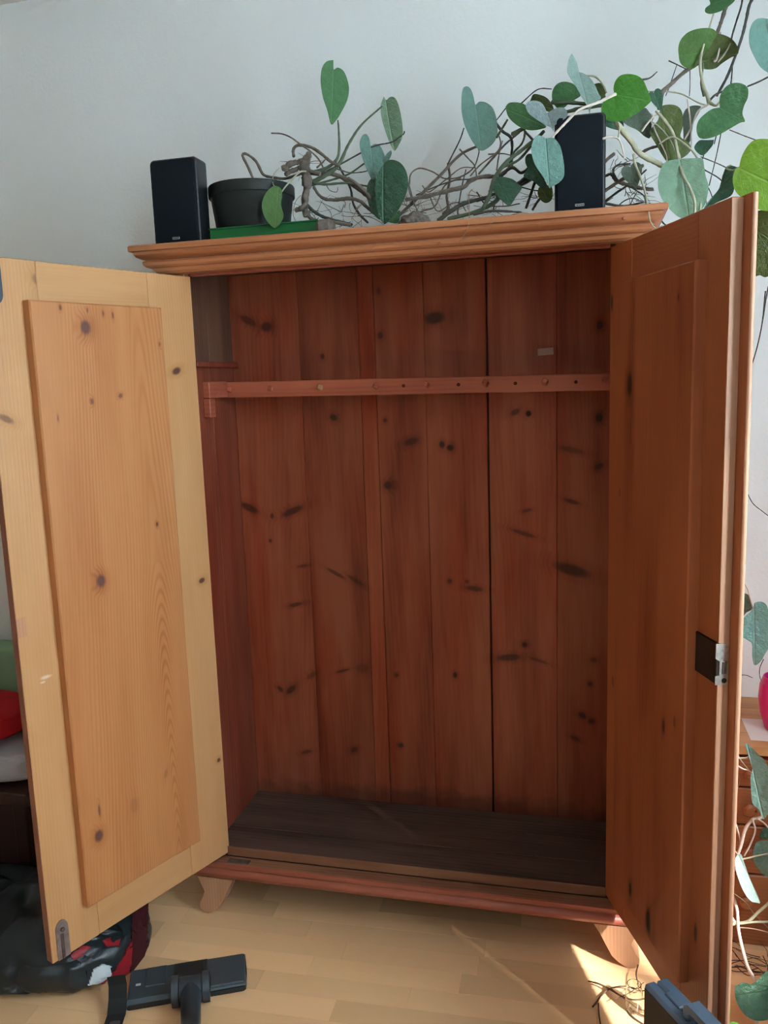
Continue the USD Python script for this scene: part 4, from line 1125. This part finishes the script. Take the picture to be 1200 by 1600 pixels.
for a_, b_ in zs:
    d_ = obj('drawer', box(CX0 + .022, CX1 - .022, CY0 + .004, CY0 + .024, a_, b_, .003), 'chest_front_wood', chest)
    for xx in (CX0 + .16, CX1 - .16):
        kn = lathe([(0, 0), (.008, 0), (.008, .008), (.015, .014), (.016, .02), (.010, .026), (0, .027)], 18)
        kn.apply_transform(trimesh.transformations.rotation_matrix(math.pi / 2, [1, 0, 0])).apply_translation([xx, CY0 + .004, (a_ + b_) / 2])
        obj('knob', kn, 'chest_front_wood', d_)
obj('chest_base', box(CX0 + .01, CX1 - .01, CY0 + .025, .40, 0, .07, .002), 'chest_front_wood', chest)
ppc = at(1212, 1120, .20)
ppc = np.array([ppc[0] + .010, .20, CZT])
pk = thing('pink_pot', 'bright pink rounded pot on white paper at the edge of the chest', 'pot', ppc + [0, 0, .0012])
prr = .052
obj('pot_body', lathe([(0, 0.0012), (.028, .0012), (.036, .008), (.047, .045), (.0525, .085), (.050, .118), (.042, .140), (.040, .140), (.046, .116), (.048, .085), (.043, .046), (.032, .014), (0, .012)], 40, ppc), 'pink_pot', pk, smooth=50)
obj('soil', lathe([(0, .122), (.042, .120), (.040, .10), (0, .10)], 24, ppc), 'soil', pk)
pa = at(1186, 1112, .155)
sh = thing('paper_sheet', 'white paper under the pink pot on the chest', 'paper', (ppc[0], ppc[1] - .01, CZT))
vv = box(ppc[0] - .080, ppc[0] + .07, ppc[1] - .075, ppc[1] + .06, CZT + .0004, CZT + .0011, .0002)
obj('paper', vv, 'white_paper', sh)

trail = thing('trailing_plant', 'heart-leaved plant, blue-green sky glare in its leaf colour, trailing on white stems in front of the chest', 'plant', at(1165, 1450, .0))
TS = [
    ([(1205, 1262), (1190, 1277), (1176, 1281), (1165, 1295), (1158, 1320), (1152, 1338)], [.03, .02], .0046, .0036, 'root_white'),
    ([(1176, 1281), (1180, 1298), (1172, 1320), (1163, 1337)], [.02, .02], .0024, .002, 'root_white'),
    ([(1184, 1279), (1196, 1288), (1206, 1300)], .02, .0022, .002, 'root_white'),
    ([(1145, 1272), (1152, 1295), (1157, 1315), (1154, 1335)], .03, .002, .002, 'root_white'),
    ([(1140, 1390), (1147, 1405), (1152, 1425), (1153, 1445), (1156, 1465), (1162, 1490), (1168, 1510), (1178, 1530), (1183, 1550), (1183, 1580), (1180, 1615)], [.0, -.02, -.06, -.14, -.22], .0036, .0044, 'root_white'),
    ([(1136, 1417), (1146, 1438), (1152, 1442)], .0, .004, .003, 'root_white'),
    ([(1125, 1447), (1150, 1443), (1168, 1440), (1185, 1425), (1205, 1408)], [-.01, .0], .004, .0036, 'stem_pale'),
    ([(1150, 1444), (1175, 1441), (1205, 1440)], -.01, .003, .0028, 'stem_pale'),
    ([(1150, 1449), (1175, 1451), (1205, 1458)], -.01, .0016, .0014, 'thorn_root'),
    ([(1145, 1395), (1165, 1410), (1180, 1430), (1205, 1455)], .03, .0014, .0012, 'thorn_root'),
    ([(1140, 1338), (1155, 1343), (1180, 1338), (1205, 1333)], .01, .002, .002, 'stem_pale'),
    ([(1142, 1322), (1150, 1332), (1156, 1340)], .01, .0018, .0022, 'thorn_root'),
    ([(1140, 1370), (1146, 1362), (1156, 1350)], .01, .0022, .0022, 'root_white'),
    ([(1147, 1185), (1165, 1184), (1172, 1181), (1178, 1184)], .03, .0018, .0016, 'stem_pale'),
    ([(1146, 1192), (1160, 1201), (1170, 1204), (1180, 1212)], .03, .002, .0016, 'root_white'),
    ([(1148, 1172), (1158, 1188), (1170, 1203)], .04, .0014, .0014, 'root_white'),
    ([(1148, 1203), (1156, 1218), (1150, 1235), (1142, 1245)], .05, .0014, .001, 'thorn_root'),
    ([(1160, 905), (1168, 920), (1172, 935), (1178, 955)], .12, .0016, .0016, 'root_white'),
    ([(1178, 955), (1208, 1000), (1228, 1090), (1228, 1200), (1205, 1262)], [.12, .10, .06, .03], .0022, .004, 'root_white'),
    ([(1147, 1188), (1122, 1230), (1124, 1300), (1140, 1390)], [.03, .06, .04, .0], .0022, .003, 'root_white'),
    ([(1150, 1055), (1165, 1055), (1176, 1059)], .28, .001, .0008, 'stem_dark'),
    ([(1193, 1030), (1187, 1045), (1188, 1060), (1195, 1070)], .16, .001, .0008, 'stem_dark'),
]
for i, s in enumerate(TS):
    stem(trail, s[0], s[1], s[2], s[3], s[4], seed=90 + i, wob=.1)
TRT = [
    (C5, [(235, 168), (270, 160), (305, 175), (320, 215), (332, 300), (328, 430), (300, 490), (270, 540), (235, 557), (222, 500), (220, 425), (190, 400), (150, 370), (143, 310), (170, 260), (205, 228), (222, 208)], (232, 200), (238, 556), .10, .06, 'leaf_sheen', .05, .15),
    (C5, [(158, 105), (195, 115), (215, 150), (220, 205), (180, 228), (148, 262), (140, 180)], (212, 200), (150, 130), .13, .13, 'leaf_teal', .3, .2),
    (C5, [(180, 1038), (210, 1060), (260, 1110), (310, 1160), (342, 1250), (342, 1420), (310, 1500), (285, 1522), (260, 1460), (225, 1420), (215, 1330), (213, 1250), (225, 1200), (215, 1130), (190, 1090)], (222, 1190), (290, 1520), .02, -.02, 'leaf_sheen', -.25, .25),
    (C4, [(205, 440), (225, 400), (258, 385), (280, 440), (310, 520), (350, 610), (390, 690), (407, 738), (380, 735), (330, 720), (280, 670), (240, 600), (213, 515)], (240, 392), (406, 737), .0, -.03, 'leaf_mist', .35, .5),
    (C4, [(370, 300), (400, 285), (460, 285), (510, 320), (520, 440), (500, 510), (457, 549), (420, 535), (380, 490), (355, 430), (352, 360)], (500, 330), (385, 500), .03, .03, 'leaf_teal', .2, .2),
    (C4, [(395, 250), (420, 205), (470, 170), (520, 180), (510, 270), (440, 280), (400, 278)], (510, 200), (398, 260), .07, .07, 'leaf_dark', .2, .2),
    (C4, [(228, 1332), (280, 1303), (330, 1315), (370, 1290), (400, 1250), (457, 1213), (530, 1300), (530, 1500), (450, 1562), (360, 1572), (300, 1545), (260, 1490), (235, 1420)], (520, 1350), (240, 1400), -.16, -.20, 'leaf_dark', .2, .2),
    (C4, [(150, 1610), (148, 1540), (165, 1495), (182, 1475), (188, 1520), (185, 1570), (180, 1610)], (168, 1640), (181, 1476), -.42, -.43, 'leaf_bright', .2, .2),
    (C4, [(180, 1600), (200, 1585), (230, 1588), (250, 1600), (230, 1620), (190, 1625)], (175, 1615), (250, 1601), -.42, -.42, 'leaf_bright', .2, .2),
]
for i, q in enumerate(TRT):
    traced_leaf(trail, *q[:6], q[6], roll=q[7], fold=q[8], seed=200 + i)
r4 = np.random.default_rng(33)
rl = []
for k in range(26):
    p0 = np.array([1.30 + r4.random() * .14, -.02 + r4.random() * .10, .002])
    a_ = r4.random() * 6.28; P = [p0]
    for j in range(4):
        a_ += r4.normal(0, .6); P.append(P[-1] + [math.cos(a_) * .03, math.sin(a_) * .03, 0])
    P = [np.array([q[0], q[1], .0015 + .012 * r4.random()]) for q in P]
    rl.append(tube(P, .0012, .0006, sides=5, per=4))
tag(stage.GetPrimAtPath(obj('dry_roots', cat_(*rl), 'twig', trail, smooth=60)), kind='stuff')

# ------------------------------------------------------------------ black case leaning by the right door
c0 = np.array([1.078, -.458, 0]); dl = np.array([.538, -.843, 0]); dt = np.array([.843, .538, 0])
CM = np.eye(4); CM[0, :3], CM[1, :3], CM[3, :3] = dl, dt, c0
cs = thing('tool_case', 'slim black plastic carrying case standing upright against the open right-hand door', 'case', (0, 0, 0))
LEN, TH, HT = .36, .056, .300


def frame_obj(name, mesh, mat, **kw):
    return obj(name, mesh, mat, cs, matrix=CM, **kw)


frame_obj('case_shell', box(0, LEN, 0, .0265, 0, HT, .006), 'case_skylit')
frame_obj('case_shell', box(0, LEN, .0275, TH, 0, HT - .001, .006), 'case_skylit')
frame_obj('side_face', box(.006, LEN - .006, -.0012, .001, .006, HT - .007, .0005), 'case_shaded')  # thin sheet that puts the shaded side into colour
for x in (.040, .285):
    lt = frame_obj('latch', box(x, x + .042, .018, .048, HT - .004, HT + .004, .002), 'case_skylit')
    obj('latch_slot', box(x - .012, x + .040, .0165, .0182, HT - .003, HT + .0015, .0004), 'vac_dark', lt, matrix=CM)
hp = [(.098, HT - .004), (.098, HT + .022), (.108, HT + .032), (.252, HT + .032), (.262, HT + .022), (.262, HT - .004), (.248, HT - .004), (.248, HT + .014), (.244, HT + .018), (.116, HT + .018), (.112, HT + .014), (.112, HT - .004)]
hm = extrude(hp, .026, origin=(0, .014, 0))
frame_obj('handle', hm, 'case_skylit', smooth=20)

# ------------------------------------------------------------------ twigs and jar on the floor
jc = np.array([1.080, -.165, 0.0])
jar = thing('glass_jar', 'small clear glass jar on the sunlit floor beside the black case', 'jar', jc)
obj('jar_body', lathe([(0, .0005), (.016, .0005), (.019, .003), (.020, .02), (.019, .05), (.016, .058), (.016, .066), (.0145, .066), (.0145, .057), (.0175, .049), (.0185, .02), (.0175, .0045), (0, .004)], 32, jc), 'jar_glass', jar, smooth=50)
tw = thing('dry_twigs', 'thin dry curling roots lying over the floor around the glass jar', 'twigs', (1.05, -.15, 0))


def ftube(px, zz, r0, r1):
    P = []
    for (a_, b_), z in zip(px, zz):
        d = CF + CR * (a_ - 600) / FPX - CU * (b_ - 800) / FPX
        P.append(CAM + d * (z - CAM[2]) / d[2])
    return tube(P, r0, r1, sides=6, per=6, wob=.2)


TW = [([(919, 1533), (935, 1537), (950, 1544), (970, 1556), (990, 1562), (1010, 1560)], [.012, .012, .014, .02, .03, .04], .0018, .0016),
      ([(926, 1573), (932, 1566), (940, 1555), (955, 1544), (980, 1541), (1003, 1548), (1015, 1544)], [.004, .005, .008, .012, .016, .02, .02], .0022, .0016),
      ([(935, 1568), (936, 1585), (940, 1610)], [.004, .004, .004], .0020, .0016),
      ([(997, 1508), (994, 1522), (998, 1540), (1004, 1550)], [.02, .025, .03, .03], .0018, .0016),
      ([(955, 1545), (975, 1560), (1000, 1577), (1020, 1580)], [.012, .014, .016, .016], .0014, .001),
      ([(983, 1565), (981, 1578), (990, 1590), (1008, 1602)], [.003, .003, .003, .003], .0020, .0016),
      ([(984, 1574), (995, 1582), (1012, 1590)], [.006, .006, .006], .0018, .0014),
      ([(960, 1562), (985, 1550), (1006, 1535)], [.02, .03, .035], .001, .0008)]
for px, zz, r0, r1 in TW:
    obj('twig', ftube(px, zz, r0, r1), 'twig', tw, smooth=60)

# ------------------------------------------------------------------ vacuum nozzle
nA, nB = np.array([-.110, -.353, 0]), np.array([.146, -.233, 0])
ex = (nB - nA); NL = np.linalg.norm(ex); ex /= NL; ey = np.array([-ex[1], ex[0], 0])
NM = np.eye(4); NM[0, :3], NM[1, :3], NM[3, :3] = ex, ey, nA
vac = thing('vacuum_nozzle', 'flat dark grey vacuum cleaner floor nozzle with its swivel neck, lying on the parquet', 'vacuum nozzle', (0, 0, 0))


def vobj(name, mesh, mat, parent=None, **kw):
    return obj(name, mesh, mat, parent or vac, matrix=NM, **kw)


hw = .060
sole = [(0, -hw + .004), (.006, -hw), (NL - .008, -hw), (NL - .002, -hw + .005), (NL + .002, 0), (NL, hw - .006), (NL - .007, hw), (.006, hw), (0, hw - .006)]
vobj('sole_plate', extrude(sole, .012, axes=((1, 0, 0), (0, 1, 0), (0, 0, 1)), origin=(0, 0, .002)), 'vac_dark')
vobj('nozzle_shell', hull([(x, y, z) for x, y, z in [(0, -hw, .012), (NL, -hw + .003, .012), (NL, hw - .003, .012), (0, hw, .012), (.004, -hw + .008, .024), (NL - .004, -hw + .010, .022), (NL - .004, hw - .012, .022), (.004, hw - .010, .024)]]), 'vac_plastic')
vobj('pad', box(.040, .090, -.020, .048, .022, .0275, .003), 'vac_plastic')
vobj('housing', hull([(.100, -hw, .012), (.192, -hw, .012), (.188, hw - .006, .0205), (.106, hw - .006, .0205), (.116, -hw + .01, .046), (.184, -hw + .01, .046), (.178, .030, .034), (.124, .030, .034)]), 'vac_dark')
vobj('step', box(.195, NL - .004, -hw + .004, -.012, .018, .0255, .004), 'vac_plastic')
vobj('label', box(.018, .030, -.008, -.001, .0235, .0248, .0002), 'vac_label', label='small white printed mark')
sw = trimesh.creation.cylinder(.030, .052, sections=32); sw.apply_transform(trimesh.transformations.rotation_matrix(math.pi / 2, [0, 1, 0]))
vobj('swivel', sw.apply_translation([.152, -.068, .036]), 'vac_elbow')
for xx in (.116, .188):
    d_ = trimesh.creation.cylinder(.034, .016, sections=32); d_.apply_transform(trimesh.transformations.rotation_matrix(math.pi / 2, [0, 1, 0]))
    vobj('swivel_cheek', d_.apply_translation([xx, -.066, .036]), 'vac_plastic')
neck = tube([(.152, -.066, .038), (.154, -.12, .046), (.157, -.19, .062), (.162, -.28, .095)], .0245, .021, sides=24, per=5)
vobj('neck', neck, 'vac_elbow')

# ------------------------------------------------------------------ black roll-top bag
bag = thing('dry_bag', 'slumped black waterproof bag with red trim and a white patch, under the open left-hand door', 'bag', (-.5, -.25, 0))
n1, n2 = 90, 64
U, Vv = np.meshgrid(np.linspace(0, 1, n1), np.linspace(0, 2 * np.pi, n2, endpoint=False), indexing='ij')


def bag_point(u, a):
    x = -1.05 + u * .905
    end = np.clip((1 - u) / .10, 0, 1) ** .5 * np.clip(u / .08, 0, 1) ** .5
    hgt = np.interp(u, [0, .35, .62, .72, .85, 1], [.150, .150, .155, .150, .140, .125]) * (.62 + .38 * end)
    half = np.interp(u, [0, .5, .8, 1], [.19, .205, .195, .140]) * (.35 + .65 * end)
    cy = np.interp(u, [0, .6, 1], [-.27, -.265, -.235])
    ca, sa = np.cos(a), np.sin(a)
    e = .72
    y = cy + half * np.sign(ca) * np.abs(ca) ** e
    z = hgt * .5 + hgt * .5 * np.sign(sa) * np.abs(sa) ** np.where(sa < 0, .45, .8)
    return np.stack([x + 0 * a, y, z], -1)


P = bag_point(U, Vv)
q = P.reshape(-1, 3)
nz = meshkit.fbm(q * [7, 11, 11] + 3, 4) - .5
ridge = np.abs(meshkit.fbm(q * [5, 9, 16] + 11, 3) - .5)
cen = np.c_[q[:, 0], np.full(len(q), -.25), np.full(len(q), .09)]
dirn = q - cen; dirn /= np.linalg.norm(dirn, axis=1, keepdims=True)
q = q + dirn * (nz * .045 - .035 * np.exp(-(ridge / .03) ** 2) * .6)[:, None]
q[:, 2] = np.maximum(q[:, 2], .001)
F = []
for i in range(n1 - 1):
    for k in range(n2):
        l = (k + 1) % n2
        F += [[i * n2 + k, i * n2 + l, (i + 1) * n2 + l], [i * n2 + k, (i + 1) * n2 + l, (i + 1) * n2 + k]]
for k in range(1, n2 - 1):
    F += [[0, k + 1, k], [(n1 - 1) * n2, (n1 - 1) * n2 + k, (n1 - 1) * n2 + k + 1]]
bm = trimesh.Trimesh(q, F, process=False); trimesh.repair.fix_normals(bm)
obj('bag_body', bm, 'bag_black', bag, smooth=60)


def project(Pw):
    d = Pw - CAM
    return np.stack([600 + FPX * d @ CR / (d @ CF), 800 - FPX * d @ CU / (d @ CF)], -1)


def skin_patch(poly, mesh, lift, offset_name, mat, parent, label=None):
    """the part of the bag's surface inside an outline, lifted off it and given thickness"""
    m2 = mesh.copy()
    c = m2.triangles_center; nrm = m2.face_normals
    from shapely.geometry import Polygon, Point
    pg = Polygon(poly)
    pp = project(c)
    facing = ((CAM - c) * nrm).sum(1) > 0
    keep = np.array([f and pg.contains(Point(a)) for a, f in zip(pp, facing)])
    if keep.sum() < 4:
        return
    f = m2.faces[keep]
    vn = m2.vertex_normals
    ids = np.unique(f); rm = -np.ones(len(m2.vertices), int); rm[ids] = np.arange(len(ids)); f = rm[f]
    v = m2.vertices[ids]; n_ = vn[ids]
    top, bot = v + n_ * lift, v - n_ * .001
    de = np.vstack([f[:, [0, 1]], f[:, [1, 2]], f[:, [2, 0]]])
    _, inv, cnt = np.unique(np.sort(de, axis=1), axis=0, return_inverse=True, return_counts=True)
    bd = de[cnt[inv.ravel()] == 1]; n = len(v)
    Fq = np.vstack([f, f[:, ::-1] + n, np.c_[bd[:, 1], bd[:, 0], bd[:, 0] + n], np.c_[bd[:, 1], bd[:, 0] + n, bd[:, 1] + n]])
    obj(offset_name, trimesh.Trimesh(np.vstack([top, bot]), Fq, process=False), mat, parent, smooth=60, label=label)


fine_bag = bm.subdivide().subdivide()
skin_patch([(110, 1492), (130, 1478), (142, 1480), (128, 1492), (115, 1500)], fine_bag, .003, 'trim', 'bag_red', bag)
skin_patch([(134, 1552), (160, 1534), (180, 1515), (194, 1492), (207, 1466), (216, 1488), (208, 1520), (192, 1542), (165, 1554)], fine_bag, .003, 'trim', 'bag_red', bag)
skin_patch([(138, 1538), (146, 1514), (160, 1506), (173, 1509), (173, 1522), (160, 1532)], fine_bag, .005, 'reflective_patch', 'bag_white', bag)
skin_patch([(206, 1400), (230, 1400), (228, 1480), (212, 1530), (200, 1545), (204, 1500)], fine_bag, .004, 'side_lining', 'bag_maroon', bag)
skin_patch([(160, 1470), (172, 1466), (176, 1474), (187, 1468), (186, 1478), (166, 1479)], fine_bag, .003, 'trim', 'bag_red', bag)
strap = tube([at(-10, 1418, -.12), at(30, 1416, -.20), at(66, 1432, -.26), at(90, 1450, -.27)], .012, .010, sides=8)
strap.vertices[:, 1] += 0
obj('carry_strap', strap, 'bag_maroon', bag)
obj('carry_strap', tube([at(-10, 1392, -.10), at(30, 1390, -.16), at(70, 1394, -.22), at(95, 1400, -.22)], .014, .012, sides=8), 'bag_maroon', bag)
# strap end with buckle towards the viewer
sp = [(-.128, -.372, .058), (-.112, -.392, .052), (-.100, -.414, .036), (-.092, -.436, .014), (-.087, -.462, .006)]
sm = []
for k in range(len(sp) - 1):
    a_, b_ = np.array(sp[k]), np.array(sp[k + 1])
    u_ = np.array([.9, .4, 0]) / np.hypot(.9, .4) * .021
    sm += [a_ + u_, a_ - u_, b_ + u_, b_ - u_]
ms = []
for k in range(len(sp) - 1):
    c4 = np.array(sm[4 * k:4 * k + 4]); ms.append(hull(np.vstack([c4, c4 + [0, 0, .003]])))
obj('buckle_strap', cat_(*ms), 'webbing', bag)
bk = box(-.012, .012, -.016, .016, 0, .007, .002); bk.apply_transform(trimesh.transformations.rotation_matrix(.4, [0, 0, 1])).apply_translation([-.081, -.466, .008])
obj('buckle', bk, 'iron', bag)

# ------------------------------------------------------------------ bench with bedding behind the left door
bn = thing('low_bench', 'dark low bench behind the open left-hand door, heaped with cushions', 'bench', (-1.0, .15, 0))
obj('bench_seat', box(-1.75, -.60, -.04, .40, .27, .31, .004), 'bench_wood', bn)
obj('bench_front', box(-1.74, -.61, -.02, .0, .06, .268, .003), 'bench_wood', bn)
for xx, yy in ((-1.73, -.03), (-.66, -.03), (-1.73, .34), (-.66, .34)):
    obj('leg', box(xx, xx + .045, yy, yy + .045, 0, .269, .003), 'bench_wood', bn)


def pillow(c, s, e=.55, seed=0, rot=None, amp=.06):
    t = trimesh.creation.icosphere(subdivisions=5)
    v = t.vertices
    w = np.sign(v) * np.abs(v) ** e
    w *= 1 + amp * (meshkit.fbm(v * 2.5 + seed * 5, 4)[:, None] - .5) * 2
    w = w * np.asarray(s)
    if rot is not None:
        w = w @ trimesh.transformations.rotation_matrix(rot[0], rot[1])[:3, :3].T
    return trimesh.Trimesh(w + np.asarray(c), t.faces, process=False)


q = pillow((-1.08, .14, .3675), (.50, .18, .0565), .45, 1, amp=.03)
gp = obj('seat_pad', q, 'grey_fabric', smooth=60); tag(stage.GetPrimAtPath(gp), 'grey padded cushion lying on the dark bench', 'cushion')
q = pillow((-.98, .10, .479), (.30, .13, .052), .55, 2)
rp = obj('red_cushion', q, 'red_fabric', smooth=60); tag(stage.GetPrimAtPath(rp), 'red cushion on top of the grey pad', 'cushion')
q = pillow((-1.06, .335, .53), (.32, .055, .105), .6, 3)
gpn = obj('green_cushion', q, 'green_fabric', smooth=60); tag(stage.GetPrimAtPath(gpn), 'green cushion leaning on the wall behind the red one', 'cushion')
